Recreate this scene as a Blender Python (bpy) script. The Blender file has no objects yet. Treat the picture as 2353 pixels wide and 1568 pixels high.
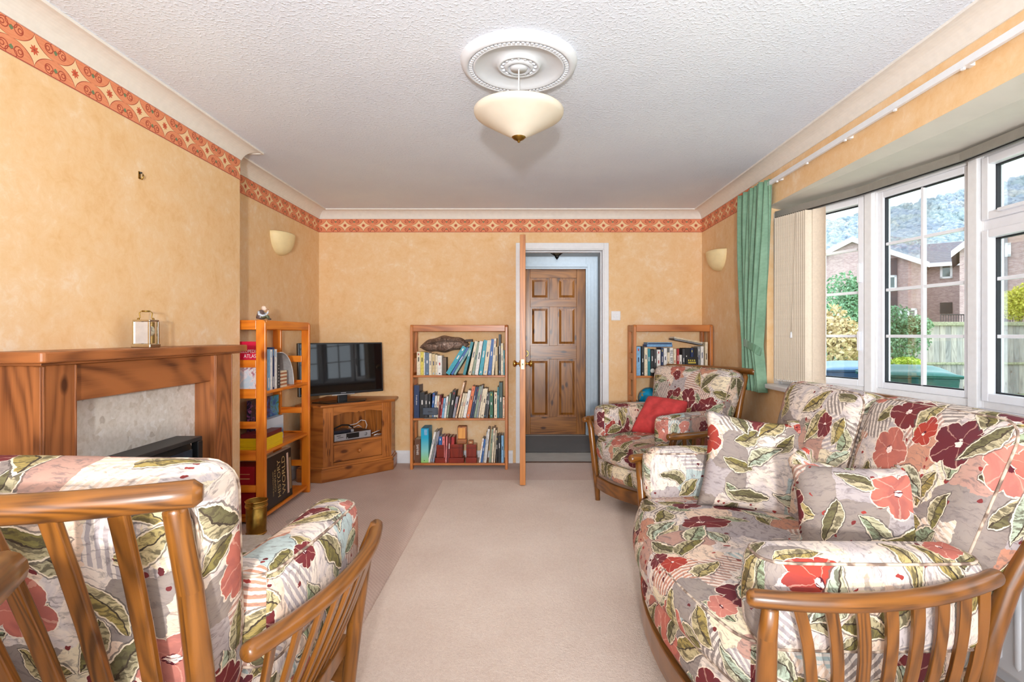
import bpy, bmesh, math, random
from mathutils import Vector, Matrix, Euler
random.seed(7)
SC = bpy.context.scene
COL = SC.collection
PI = math.pi

# ------------------------------------------------------------------ camera
F_PX, IW, IH = 1220.0, 2353.0, 1568.0
EYE = 1.19
cam_d = bpy.data.cameras.new('camera')
cam = bpy.data.objects.new('camera', cam_d)
COL.objects.link(cam)
cam.location = (0, 0, EYE)
cam.rotation_euler = (PI / 2, 0, 0)
cam_d.sensor_width = 36.0
cam_d.lens = F_PX / IW * 36.0
cam_d.shift_x = -(1204.0 - IW / 2) / IW
cam_d.shift_y = -(IH / 2 - 770.0) / IW
cam_d.clip_start = 0.02
cam_d.clip_end = 800
SC.camera = cam

# ------------------------------------------------------------------ sky, lights, exposure
world = bpy.data.worlds.new('overcast_sky')
SC.world = world
world.use_nodes = True
bg = world.node_tree.nodes['Background']
bg.inputs['Color'].default_value = (0.86, 0.93, 1.0, 1)
bg.inputs['Strength'].default_value = 3.5

def area_light(name, loc, rot, sx, sy, power, col=(1, 1, 1), spread=PI):
    d = bpy.data.lights.new(name, 'AREA')
    d.shape = 'RECTANGLE'; d.size = sx; d.size_y = sy
    d.energy = power; d.color = col; d.spread = spread
    o = bpy.data.objects.new(name, d)
    o.location = loc; o.rotation_euler = rot
    COL.objects.link(o)
    return o
# added fill light in the opening invented for it behind the photographer
area_light('rear_fill_light', (-0.1, -1.22, 1.15), (PI / 2, 0, 0), 3.0, 2.0, 26, (0.86, 0.94, 1.0))
# photographer's flash head on a stand by the rear wall, aimed high down the room
fd = bpy.data.lights.new('flash_head', 'SPOT')
fd.energy = 430; fd.shadow_soft_size = 0.07; fd.color = (1.0, 0.98, 0.95)
fd.spot_size = math.radians(82); fd.spot_blend = 0.75
fl = bpy.data.objects.new('flash_head', fd); fl.location = (-0.03, -1.18, 1.27)
fl.rotation_euler = (math.radians(90 + 12), 0, 0)
COL.objects.link(fl)
# area lamp added under the hall ceiling for its bluish daylight
area_light('daylight_hall', (0.6, 5.5, 2.36), (0, 0, 0), 0.8, 0.7, 9, (0.80, 0.90, 1.0))

SC.view_settings.view_transform = 'Standard'
SC.view_settings.look = 'None'
SC.view_settings.gamma = 1.0
SC.view_settings.use_curve_mapping = False
SC.view_settings.exposure = 0.12
try:
    SC.cycles.use_denoising = True
    SC.cycles.max_bounces = 6
    SC.cycles.diffuse_bounces = 4
    SC.cycles.use_adaptive_sampling = True
    SC.cycles.adaptive_threshold = 0.08
    SC.cycles.adaptive_min_samples = 16
    SC.cycles.transparent_max_bounces = 12
    SC.cycles.sample_clamp_indirect = 6.0
except Exception:
    pass

# ------------------------------------------------------------------ helpers
def lin(c):
    def f(v):
        v = v / 255.0
        return v / 12.92 if v <= 0.04045 else ((v + 0.055) / 1.055) ** 2.4
    return (f(c[0]), f(c[1]), f(c[2]), 1.0)

class G:
    """small node-graph writer"""
    def __init__(s, name):
        s.m = bpy.data.materials.new(name); s.m.use_nodes = True
        s.t = s.m.node_tree; s.b = s.t.nodes['Principled BSDF']
        s.out = s.t.nodes['Material Output']; s.nd = '3D'
    def put(s, sock, v):
        if isinstance(v, bpy.types.NodeSocket): s.t.links.new(v, sock)
        elif v is not None:
            if isinstance(v, (tuple, list)) and len(v) == 3 and sock.type == 'RGBA': v = (*v, 1)
            if isinstance(v, (tuple, list)) and len(v) == 4 and sock.type == 'VECTOR': v = v[:3]
            sock.default_value = v
    def node(s, typ, **kw):
        n = s.t.nodes.new(typ)
        for k, v in kw.items(): setattr(n, k, v)
        return n
    def M(s, op, a, b=None, c=None, clamp=False):
        n = s.node('ShaderNodeMath', operation=op, use_clamp=clamp)
        s.put(n.inputs[0], a); s.put(n.inputs[1], b)
        if c is not None: s.put(n.inputs[2], c)
        return n.outputs[0]
    def V(s, op, a, b=None, scale=None):
        n = s.node('ShaderNodeVectorMath', operation=op)
        s.put(n.inputs[0], a); s.put(n.inputs[1], b)
        if scale is not None: s.put(n.inputs['Scale'], scale)
        return n.outputs['Value'] if op in ('LENGTH', 'DOT_PRODUCT', 'DISTANCE') else n.outputs[0]
    def mix(s, f, a, b, blend='MIX'):
        n = s.node('ShaderNodeMix', data_type='RGBA', blend_type=blend)
        s.put(n.inputs['Factor'], f); s.put(n.inputs[6], a); s.put(n.inputs[7], b)
        return n.outputs[2]
    def ramp(s, f, stops, interp='LINEAR'):
        n = s.node('ShaderNodeValToRGB'); r = n.color_ramp; r.interpolation = interp
        while len(r.elements) < len(stops): r.elements.new(0.5)
        for e, (p, c) in zip(r.elements, stops):
            e.position = p; e.color = c if len(c) == 4 else (*c, 1)
        s.put(n.inputs[0], f); return n.outputs[0]
    def noise(s, vec, scale, detail=3.0, rough=0.5, dist=0.0, color=False, dim=None):
        n = s.node('ShaderNodeTexNoise')
        n.noise_dimensions = dim or s.nd
        s.put(n.inputs['Vector'], vec); n.inputs['Scale'].default_value = scale
        n.inputs['Detail'].default_value = detail; n.inputs['Roughness'].default_value = rough
        n.inputs['Distortion'].default_value = dist
        return n.outputs['Color'] if color else n.outputs[0]
    def voro(s, vec, scale=1.0, rand=1.0, dist='EUCLIDEAN', dim='2D', feature='F1'):
        n = s.node('ShaderNodeTexVoronoi', voronoi_dimensions=dim, feature=feature)
        if feature == 'F1': n.distance = dist
        s.put(n.inputs['Vector'], vec); n.inputs['Scale'].default_value = scale
        n.inputs['Randomness'].default_value = rand
        return n
    def uv(s): return s.node('ShaderNodeTexCoord').outputs['UV']
    def oc(s): return s.node('ShaderNodeTexCoord').outputs['Object']
    def sep(s, v):
        n = s.node('ShaderNodeSeparateXYZ'); s.put(n.inputs[0], v); return n.outputs
    def comb(s, x, y, z=0.0):
        n = s.node('ShaderNodeCombineXYZ')
        s.put(n.inputs[0], x); s.put(n.inputs[1], y); s.put(n.inputs[2], z); return n.outputs[0]
    def bump(s, h, strength=0.3, dist=0.01):
        n = s.node('ShaderNodeBump'); s.put(n.inputs['Height'], h)
        n.inputs['Strength'].default_value = strength; n.inputs['Distance'].default_value = dist
        s.t.links.new(n.outputs[0], s.b.inputs['Normal'])
    def set(s, **kw):
        for k, v in kw.items(): s.put(s.b.inputs[k.replace('_', ' ')], v)
        return s.m

_plain = {}
def plain(name, c, rough=0.6, metal=0.0, var=0.06, spec=0.5, scale=30):
    """plain colour with a little procedural mottling"""
    key = (name, c, rough, metal)
    if key in _plain: return _plain[key]
    g = G(name); col = lin(c)
    n = g.noise(g.oc(), scale, 3)
    d = tuple(max(0, v * (1 - var * 2.2)) for v in col[:3]); l = tuple(min(1, v * (1 + var)) for v in col[:3])
    g.set(Base_Color=g.ramp(n, [(0.3, d), (0.7, l)]), Roughness=rough, Metallic=metal)
    g.b.inputs['Specular IOR Level'].default_value = spec
    _plain[key] = g.m
    return g.m

class MB:
    """collects shapes, links them as ONE mesh object"""
    def __init__(s): s.v = []; s.f = []; s.uv = []; s.m = []; s.sm = []
    def add(s, vs, fs, uvs=None, m=0, smooth=False, M=None):
        o = len(s.v)
        s.v += [tuple(M @ Vector(p)) if M is not None else tuple(p) for p in vs]
        for i, f in enumerate(fs):
            s.f.append([o + k for k in f]); s.m.append(m); s.sm.append(smooth)
            s.uv.append(uvs[i] if uvs else [(0, 0)] * len(f))
    def box(s, x0, x1, y0, y1, z0, z1, m=0, M=None, grain=None):
        vs = [(x, y, z) for z in (z0, z1) for y in (y0, y1) for x in (x0, x1)]
        fs = [(0, 2, 3, 1), (4, 5, 7, 6), (0, 1, 5, 4), (2, 6, 7, 3), (0, 4, 6, 2), (1, 3, 7, 5)]
        dims = (abs(x1 - x0), abs(y1 - y0), abs(z1 - z0))
        g = grain if grain is not None else dims.index(max(dims))
        oth = [a for a in range(3) if a != g]
        ru, rv = random.uniform(0, 9), random.uniform(0, 9)
        drop = [2, 2, 1, 1, 0, 0]; uvs = []
        for k, f in enumerate(fs):
            ax = [a for a in range(3) if a != drop[k]]
            if g in ax: a, b = g, [q for q in ax if q != g][0]
            else: a, b = oth[0], oth[1]
            sc = 1.0 if g in ax else 0.35
            uvs.append([(vs[i][a] * sc + ru, vs[i][b] + rv + k * .37) for i in f])
        s.add(vs, fs, uvs, m, False, M)
    def tube(s, pts, r, seg=12, m=0, caps=True, M=None, smooth=True, uvs=1.0):
        pts = [Vector(p) for p in pts]; n = len(pts)
        rs = r if isinstance(r, (list, tuple)) else [r] * n
        tang = []
        for i in range(n):
            a = pts[max(0, i - 1)]; b = pts[min(n - 1, i + 1)]
            tang.append((b - a).normalized() if (b - a).length > 1e-9 else Vector((0, 0, 1)))
        up = Vector((0, 0, 1)) if abs(tang[0].z) < .9 else Vector((1, 0, 0))
        nx = tang[0].cross(up).normalized()
        vs = []; L = 0; Ls = []
        for i in range(n):
            if i: L += (pts[i] - pts[i - 1]).length
            Ls.append(L)
            nx = (nx - tang[i] * nx.dot(tang[i])).normalized()
            ny = tang[i].cross(nx)
            for k in range(seg):
                a = 2 * PI * k / seg
                vs.append(pts[i] + (nx * math.cos(a) + ny * math.sin(a)) * rs[i])
        fs = []; uv = []; ro = random.uniform(0, 9)
        for i in range(n - 1):
            for k in range(seg):
                k2 = (k + 1) % seg
                fs.append((i * seg + k, i * seg + k2, (i + 1) * seg + k2, (i + 1) * seg + k))
                c0 = k / seg * 2 * PI * rs[i]; c1 = (k + 1) / seg * 2 * PI * rs[i]
                uv.append([(Ls[i] + ro, c0 + ro), (Ls[i] + ro, c1 + ro), (Ls[i + 1] + ro, c1 + ro), (Ls[i + 1] + ro, c0 + ro)])
        if caps:
            fs.append(tuple(reversed(range(seg)))); uv.append([(ro + .3 * math.cos(k), ro + .02 * math.sin(k)) for k in range(seg)])
            fs.append(tuple((n - 1) * seg + k for k in range(seg))); uv.append([(ro + .01 * math.cos(k), ro + .02 * math.sin(k)) for k in range(seg)])
        s.add(vs, fs, uv, m, smooth, M)
    def strip(s, pts, w, t, wdir, m=0, M=None):
        """rectangular section swept along pts; wdir = direction of the wide side"""
        pts = [Vector(p) for p in pts]; n = len(pts); wd = Vector(wdir).normalized()
        ws = w if isinstance(w, (list, tuple)) else [w] * n
        vs = []; Ls = []; L = 0
        for i in range(n):
            if i: L += (pts[i] - pts[i - 1]).length
            Ls.append(L)
            tg = (pts[min(n - 1, i + 1)] - pts[max(0, i - 1)]).normalized()
            a = (wd - tg * wd.dot(tg)).normalized(); b = tg.cross(a)
            for sx, sy in ((-1, -1), (1, -1), (1, 1), (-1, 1)):
                vs.append(pts[i] + a * sx * ws[i] / 2 + b * sy * t / 2)
        fs = []; uv = []; ro = random.uniform(0, 9)
        for i in range(n - 1):
            for k in range(4):
                k2 = (k + 1) % 4
                fs.append((i * 4 + k, i * 4 + k2, i * 4 + 4 + k2, i * 4 + 4 + k))
                q = .03
                uv.append([(Ls[i] + ro, k * q + ro), (Ls[i] + ro, k * q + q + ro), (Ls[i + 1] + ro, k * q + q + ro), (Ls[i + 1] + ro, k * q + ro)])
        fs.append((3, 2, 1, 0)); uv.append([(ro, ro)] * 4)
        e = (n - 1) * 4
        fs.append((e, e + 1, e + 2, e + 3)); uv.append([(ro, ro)] * 4)
        s.add(vs, fs, uv, m, False, M)
    def lathe(s, prof, seg=32, m=0, M=None, smooth=True, a0=0, a1=2 * PI):
        full = abs(a1 - a0 - 2 * PI) < 1e-6
        cols = seg if full else seg + 1
        vs = [(r * math.cos(a0 + (a1 - a0) * k / seg), r * math.sin(a0 + (a1 - a0) * k / seg), z) for (r, z) in prof for k in range(cols)]
        fs = []; uv = []; L = 0
        for i in range(len(prof) - 1):
            d = math.hypot(prof[i + 1][0] - prof[i][0], prof[i + 1][1] - prof[i][1])
            for k in range(seg):
                k2 = (k + 1) % cols
                fs.append((i * cols + k, i * cols + k2, (i + 1) * cols + k2, (i + 1) * cols + k))
                uv.append([(k / seg, L), ((k + 1) / seg, L), ((k + 1) / seg, L + d), (k / seg, L + d)])
            L += d
        s.add(vs, fs, uv, m, smooth, M)
    def prism(s, poly, z0, z1, m=0, M=None, smooth=False, grainx=True):
        """polygon in xy extruded along z"""
        n = len(poly)
        vs = [(x, y, z0) for x, y in poly] + [(x, y, z1) for x, y in poly]
        fs = [tuple(reversed(range(n))), tuple(range(n, 2 * n))]
        ro = random.uniform(0, 9)
        pu = [(x + ro, y + ro) for x, y in poly]
        uv = [list(reversed(pu)), pu]
        L = 0
        for i in range(n):
            j = (i + 1) % n
            d = math.dist(poly[i], poly[j])
            fs.append((i, j, n + j, n + i))
            uv.append([(L + ro, z0 + ro), (L + d + ro, z0 + ro), (L + d + ro, z1 + ro), (L + ro, z1 + ro)]); L += d
        s.add(vs, fs, uv, m, smooth, M)
    def sphere(s, c, r, seg=16, m=0, sz=1.0, M=None):
        T = Matrix.Translation(c)
        if M is not None: T = M @ T
        n = seg // 2
        s.lathe([(max(1e-4, r * math.sin(PI * i / n)), -r * sz * math.cos(PI * i / n)) for i in range(n + 1)], seg, m, T)
    def build(s, name, mats, parent=None, bevel=0.0, loc=None, rot=None, M=None, weld=False, bseg=2, smooth_all=None):
        me = bpy.data.meshes.new(name)
        me.from_pydata(s.v, [], s.f)
        ul = me.uv_layers.new(name='UVMap')
        flat = [c for f in s.uv for p in f for c in p]
        ul.data.foreach_set('uv', flat)
        if not isinstance(mats, (list, tuple)): mats = [mats]
        for mm in mats: me.materials.append(mm)
        me.polygons.foreach_set('material_index', s.m)
        me.polygons.foreach_set('use_smooth', [smooth_all] * len(s.f) if smooth_all is not None else s.sm)
        if weld:
            b = bmesh.new(); b.from_mesh(me)
            bmesh.ops.remove_doubles(b, verts=b.verts, dist=1e-5)
            bmesh.ops.recalc_face_normals(b, faces=b.faces)
            b.to_mesh(me); b.free()
        me.update()
        o = bpy.data.objects.new(name, me); COL.objects.link(o)
        if parent is not None: o.parent = parent
        if loc is not None: o.location = loc
        if rot is not None: o.rotation_euler = rot
        if M is not None: o.matrix_world = M
        if bevel > 0:
            md = o.modifiers.new('bevel', 'BEVEL'); md.width = bevel; md.segments = bseg; md.limit_method = 'ANGLE'
            md.harden_normals = False
        return o

def tag(o, label=None, cat=None, group=None, kind=None):
    if label: o['label'] = label
    if cat: o['category'] = cat
    if group: o['group'] = group
    if kind: o['kind'] = kind
    return o
def empty(name, loc=(0, 0, 0), rz=0.0, label=None, cat=None, group=None):
    o = bpy.data.objects.new(name, None); COL.objects.link(o)
    o.empty_display_size = .1
    o.location = loc; o.rotation_euler = (0, 0, rz)
    return tag(o, label, cat, group)
def copy_tree(o, parent=None):
    c = o.copy(); COL.objects.link(c)
    if parent is not None: c.parent = parent
    for ch in [q for q in bpy.data.objects if q.parent == o]: copy_tree(ch, c)
    return c
def struct(o, label=None):
    return tag(o, label, None, None, 'structure')
def lerp(a, b, t): return a + (b - a) * t
def text_into(mb, s, size, m, M, align='CENTER', xs=1.0):
    cu = bpy.data.curves.new('t', 'FONT'); cu.body = s; cu.size = size; cu.align_x = align; cu.align_y = 'CENTER'
    cu.resolution_u = 3
    o = bpy.data.objects.new('t', cu); COL.objects.link(o)
    dg = bpy.context.evaluated_depsgraph_get()
    me = bpy.data.meshes.new_from_object(o.evaluated_get(dg))
    vs = [(v.co.x * xs, v.co.y, v.co.z) for v in me.vertices]; fs = [tuple(p.vertices) for p in me.polygons]
    mb.add(vs, fs, None, m, False, M)
    bpy.data.objects.remove(o); bpy.data.curves.remove(cu); bpy.data.meshes.remove(me)

# ------------------------------------------------------------------ materials
def wood(name, light, dark, rough=0.35, gs=1.0, knots=0.0, contrast=1.0, coat=0.15):
    """uses UV: u runs with the grain, metres"""
    g = G(name); g.nd = '2D'; x, y, z = g.sep(g.uv())
    vec = g.comb(g.M('MULTIPLY', x, 1.1 * gs), g.M('MULTIPLY', y, 16 * gs))
    big = g.noise(g.comb(g.M('MULTIPLY', x, 1.3), g.M('MULTIPLY', y, 6.0)), 1.6, 2, .5, .4)
    fine = g.noise(g.comb(g.M('MULTIPLY', x, 5.0), g.M('MULTIPLY', y, 190.0)), 1.0, 2, .6)
    nb = g.noise(g.comb(g.M('MULTIPLY', x, .75 * gs), g.M('MULTIPLY', y, 5.0 * gs)), 1.0, 1.5, .5, .25)
    ring = g.M('MULTIPLY_ADD', g.M('SINE', g.M('MULTIPLY', nb, 62.0)), .5, .5)
    a = g.M('MULTIPLY_ADD', ring, 0.24 * contrast, g.M('MULTIPLY_ADD', big, 0.55, .12))
    a = g.M('MULTIPLY_ADD', fine, 0.22, a)
    lo, hi = lin(dark), lin(light)
    mid = tuple((lo[i] * .35 + hi[i] * .65) for i in range(3))
    col = g.ramp(a, [(0.36, lo[:3]), (0.58, mid), (0.82, hi[:3])])
    if knots > 0:
        v = g.voro(g.comb(g.M('MULTIPLY', x, 4.2), g.M('MULTIPLY', y, 8.5)), 1.0, .9)
        r = g.sep(v.outputs['Color'])[0]
        kr = g.M('MULTIPLY', g.M('GREATER_THAN', r, 1 - knots), 1.0)
        d = g.M('ADD', v.outputs['Distance'], g.M('MULTIPLY', g.noise(vec, 2.0, 1), .06))
        k = g.M('MULTIPLY', g.ramp(d, [(0.11, (1, 1, 1)), (0.21, (0, 0, 0))]), kr)
        col = g.mix(g.M('MULTIPLY', k, .85), col, (lo[0] * .34, lo[1] * .22, lo[2] * .15))
    g.set(Base_Color=col, Roughness=rough)
    g.b.inputs['Coat Weight'].default_value = coat
    g.b.inputs['Coat Roughness'].default_value = 0.25
    g.bump(a, .08, .004)
    return g.m

W_ERCOL = wood('golden_elm', (136, 84, 31), (72, 42, 14), .28, 2.2, 0, 1.1, .3)
W_ORANGE = wood('orange_pine', (238, 142, 38), (196, 88, 12), .35, .8, .08, .8, .2)
W_SHELF = wood('warm_beech', (206, 128, 64), (150, 80, 32), .38, 1.0, 0, .8, .2)
W_MANTEL = wood('stained_pine', (174, 106, 58), (96, 50, 24), .42, .9, .1, 1.3, .1)
W_KNOTTY = wood('knotty_pine', (190, 116, 52), (128, 68, 22), .38, .9, .35, .9, .2)
W_DOOR = wood('varnished_knotty_pine', (178, 112, 46), (108, 60, 22), .3, 1.0, .33, 1.0, .35)
W_DOOREDGE = wood('door_lipping', (204, 130, 64), (158, 90, 38), .4, 1.0, 0, .8, .1)

def wallpaper():
    g = G('mottled_wallpaper'); p = g.oc()
    n1 = g.noise(p, 7.5, 5, .66, .4); n2 = g.noise(p, 24, 4, .7, .8); n3 = g.noise(p, 2.0, 2)
    a = g.M('ADD', g.M('MULTIPLY', n1, .55), g.M('ADD', g.M('MULTIPLY', n2, .35), g.M('MULTIPLY', n3, .25)))
    col = g.ramp(a, [(0.38, lin((230, 184, 130))), (0.52, lin((237, 197, 147))), (0.63, lin((240, 205, 161))), (0.72, lin((244, 218, 186))), (.84, lin((247, 226, 202)))])
    g.set(Base_Color=col, Roughness=.75)
    g.b.inputs['Specular IOR Level'].default_value = .2
    g.bump(n2, .06, .003)
    return g.m
WALLPAPER = wallpaper()

def border_mat():
    g = G('scroll_border'); x, y, z = g.sep(g.uv())    # x metres along, y 0..1 across
    px = g.M('SUBTRACT', g.M('FRACT', g.M('DIVIDE', x, .172)), .5)     # -.5 .. .5
    py = g.M('SUBTRACT', y, .5)
    ax = g.M('ABSOLUTE', px); ay = g.M('ABSOLUTE', py)
    star = g.M('ADD', g.M('POWER', g.M('MULTIPLY', ax, 2.15), .62), g.M('POWER', g.M('MULTIPLY', ay, 2.1), .62))
    cream = lin((240, 206, 160)); oran = lin((226, 140, 96)); dk = lin((170, 72, 50)); gr = lin((112, 132, 96))
    n = g.noise(g.uv(), 22, 3)
    col = g.mix(n, lin((216, 118, 78)), lin((240, 164, 122)))
    # scrolls: rings in the lobes
    def ring(cx, cy, r, w):
        dx = g.M('MULTIPLY', g.M('SUBTRACT', ax, cx), 1.38); dy = g.M('SUBTRACT', ay, cy)
        d = g.M('SQRT', g.M('ADD', g.M('MULTIPLY', dx, dx), g.M('MULTIPLY', dy, dy)))
        return g.M('LESS_THAN', g.M('ABSOLUTE', g.M('SUBTRACT', d, r)), w)
    rg = g.M('MAXIMUM', ring(.34, .30, .13, .014), g.M('MAXIMUM', ring(.31, .29, .06, .014), ring(.45, .40, .10, .013)))
    col = g.mix(rg, col, dk)
    # green bud at cell edge
    bd = g.M('ADD', g.M('MULTIPLY', g.M('SUBTRACT', .5, ax), 1.38), g.M('ABSOLUTE', g.M('SUBTRACT', ay, .26)))
    col = g.mix(g.M('LESS_THAN', bd, .075), col, gr)
    col = g.mix(g.M('LESS_THAN', star, 1.0), col, cream)
    col = g.mix(g.M('LESS_THAN', g.M('ABSOLUTE', g.M('SUBTRACT', star, 1.0)), .028), col, dk)
    # red flower in the star
    ang = g.M('ARCTAN2', py, g.M('MULTIPLY', px, 1.38))
    rr = g.M('SQRT', g.M('ADD', g.M('POWER', g.M('MULTIPLY', ax, 1.38), 2.0), g.M('POWER', ay, 2.0)))
    fr = g.M('MULTIPLY_ADD', g.M('COSINE', g.M('MULTIPLY', ang, 8.0)), .028, .115)
    col = g.mix(g.M('LESS_THAN', rr, fr), col, lin((206, 92, 62)))
    col = g.mix(g.M('LESS_THAN', rr, .035), col, dk)
    col = g.mix(g.M('GREATER_THAN', ay, .468), col, lin((176, 78, 66)))
    g.set(Base_Color=col, Roughness=.7)
    return g.m
BORDER = border_mat()

def ceiling_mat():
    g = G('textured_ceiling'); p = g.oc()
    n = g.noise(p, 78, 2, .5, 0); n2 = g.noise(p, 190, 1)
    s = g.noise(p, 1.4, 3)
    h = g.M('ADD', g.ramp(n, [(.50, (0, 0, 0)), (.70, (1, 1, 1))]), g.M('MULTIPLY', n2, .25))
    g.set(Base_Color=g.ramp(s, [(.3, lin((222, 229, 243))), (.7, lin((232, 239, 250)))]), Roughness=.85)
    g.bump(h, .36, .005)
    return g.m
CEIL = ceiling_mat()
COVE = plain('painted_cove', (236, 230, 222), .55, var=.02)
WHITE = plain('white_gloss_paint', (236, 238, 242), .35, var=.015)
UPVC = plain('white_upvc', (240, 241, 246), .28, var=.012)
UPVC_CREAM = plain('aged_white_frame', (236, 235, 236), .4, var=.02)
PLASTER = plain('painted_plaster', (222, 216, 204), .7, var=.03, scale=6)
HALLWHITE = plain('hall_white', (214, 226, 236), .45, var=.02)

def carpet(name, a, b, rib=False):
    g = G(name); p = g.oc()
    n = g.noise(p, 260, 2, .7); n1 = g.noise(p, 90, 2); n2 = g.noise(p, 1.6, 4, .6)
    f = g.M('ADD', g.M('MULTIPLY', n, .45), g.M('ADD', g.M('MULTIPLY', n1, .3), g.M('MULTIPLY', n2, .5)))
    if rib:
        x, y, z = g.sep(p)
        w = g.M('SINE', g.M('MULTIPLY', g.M('ADD', x, g.M('MULTIPLY', y, .75)), 330))
        f = g.M('MULTIPLY_ADD', w, .06, f)
    col = g.ramp(f, [(.42, lin(a)), (.78, lin(b))])
    if rib:     # worn oval mark in front of the tall bookcase
        x, y, z = g.sep(p)
        e = g.M('ADD', g.M('POWER', g.M('DIVIDE', g.M('ADD', x, 1.37), .16), 2.0), g.M('POWER', g.M('DIVIDE', g.M('SUBTRACT', y, 3.40), .10), 2.0))
        e = g.M('ADD', e, g.M('MULTIPLY', n1, .4))
        col = g.mix(g.M('MULTIPLY', g.M('LESS_THAN', e, 1.1), .6), col, lin((186, 168, 152)))
    g.set(Base_Color=col, Roughness=.95)
    g.b.inputs['Specular IOR Level'].default_value = .1
    g.b.inputs['Sheen Weight'].default_value = .25
    g.bump(g.M('ADD', n, n1), .5, .006)
    return g.m
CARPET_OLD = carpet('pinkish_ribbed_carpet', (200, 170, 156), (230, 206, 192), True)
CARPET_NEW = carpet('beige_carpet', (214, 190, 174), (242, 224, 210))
MATGREY = carpet('grey_door_mat', (66, 62, 62), (104, 98, 96))
HALLFLOOR = plain('pale_grey_vinyl', (188, 184, 176), .45, var=.05, scale=8)

def floral(name, k=1.0, base=((230, 214, 200), (200, 188, 186)), dim=1.0):
    """painterly printed linen: patches, stripes, leaves, poppies"""
    g = G(name); g.nd = '2D'; uv = g.uv()
    wob = g.V('SCALE', g.V('SUBTRACT', g.noise(uv, 42, 2, .6, 0, True), (.5, .5, .5)), None, .014)
    wob2 = g.V('SCALE', g.V('SUBTRACT', g.noise(uv, 7, 1, .5, 0, True), (.5, .5, .5)), None, .05)
    P = g.V('SCALE', g.V('ADD', g.V('ADD', uv, wob), wob2), None, k)
    brush = g.noise(g.V('MULTIPLY', P, (1, 3.2, 1)), 30, 3, .65, .6)
    brush2 = g.noise(P, 11, 3, .6, .8)
    def C(*c): return lin(c)
    # ground and patches
    pv = g.voro(P, 8.6, .85, 'CHEBYCHEV')
    r, gg, b = g.sep(pv.outputs['Color'])
    ground = g.mix(g.ramp(brush2, [(.42, (0, 0, 0)), (.62, (1, 1, 1))]), C(*base[0]), C(*base[1]))
    patch = g.ramp(r, [(0, C(240, 228, 214)), (.30, C(132, 120, 114)), (.46, C(188, 122, 92)), (.54, C(224, 196, 172)),
                       (.64, C(166, 156, 158)), (.79, C(168, 188, 188)), (.86, C(228, 212, 180)), (.92, C(176, 130, 114))], 'CONSTANT')
    pm = g.M('GREATER_THAN', r, .30)
    col = g.mix(g.M('MULTIPLY', pm, .85), ground, patch)
    # stripes in some patches
    sx, sy, sz = g.sep(g.V('ADD', uv, g.V('SCALE', wob, None, .35)))
    ang = g.M('MULTIPLY', b, 6.0)
    ph = g.M('ADD', g.M('MULTIPLY', sx, g.M('COSINE', ang)), g.M('MULTIPLY', sy, g.M('SINE', ang)))
    st = g.M('GREATER_THAN', g.M('SINE', g.M('MULTIPLY', ph, 390)), .1)
    stm = g.M('MULTIPLY', g.M('MULTIPLY', st, g.M('GREATER_THAN', gg, .58)), pm)
    col = g.mix(g.M('MULTIPLY', stm, .85), col, C(232, 218, 206))
    # brush shading
    col = g.mix(g.ramp(brush, [(.50, (0, 0, 0)), (.68, (.6, .6, .6))]), col, C(112, 102, 102))
    # small berries
    bv = g.voro(P, 38, 1.0)
    br, bg_, bb = g.sep(bv.outputs['Color'])
    cl = g.M('GREATER_THAN', g.noise(P, 5.0, 0), .56)
    bm = g.M('MULTIPLY', g.M('MULTIPLY', g.M('LESS_THAN', bv.outputs['Distance'], .22), g.M('GREATER_THAN', br, .8)), cl)
    col = g.mix(bm, col, g.mix(bg_, C(164, 66, 60), C(92, 44, 48)))
    # leaves: two layers
    def leaves(scale, off, thr, hl, hw, cols):
        nonlocal col
        Q = g.V('ADD', g.V('SCALE', P, None, scale), off)
        v = g.voro(Q, 1.0, .9)
        lr, lg, lb = g.sep(v.outputs['Color'])
        loc = g.V('SUBTRACT', Q, v.outputs['Position'])
        rot = g.node('ShaderNodeVectorRotate', rotation_type='Z_AXIS')
        g.put(rot.inputs['Vector'], loc); g.put(rot.inputs['Angle'], g.M('MULTIPLY', lr, 12.5))
        lx, ly, lz = g.sep(rot.outputs[0])
        xx = g.M('DIVIDE', lx, hl)
        edge = g.M('MULTIPLY', g.M('SUBTRACT', 1.0, g.M('MULTIPLY', xx, xx)), hw)
        yy = g.M('ADD', ly, g.M('MULTIPLY', g.M('MULTIPLY', xx, xx), .10))
        f = g.M('SUBTRACT', g.M('ABSOLUTE', yy), edge)
        pres = g.M('GREATER_THAN', lb, thr)
        inside = g.M('MULTIPLY', g.M('LESS_THAN', f, 0.0), pres)
        rim = g.M('MULTIPLY', g.M('LESS_THAN', f, .024), pres)
        dark = g.M('MULTIPLY', g.M('LESS_THAN', f, .05), pres)
        lc = g.ramp(lg, cols, 'CONSTANT')
        half = g.mix(g.M('MULTIPLY', g.M('GREATER_THAN', yy, .01), .55), lc, C(214, 200, 166))
        half = g.mix(g.ramp(brush, [(.44, (0, 0, 0)), (.58, (.8, .8, .8))]), half, C(82, 74, 58))
        vein = g.M('LESS_THAN', g.M('ABSOLUTE', yy), .012)
        half = g.mix(vein, half, C(72, 62, 52))
        col = g.mix(g.M('MULTIPLY', dark, .75), col, C(92, 84, 80))
        col = g.mix(rim, col, C(228, 212, 188))
        col = g.mix(inside, col, half)
    LC = [(0, C(130, 120, 72)), (.25, C(150, 162, 134)), (.42, C(166, 146, 88)), (.6, C(112, 106, 76)), (.75, C(178, 190, 170)), (.88, C(184, 166, 112))]
    leaves(8.4, (3.3, 1.7, 0), .30, .48, .21, LC)
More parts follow.
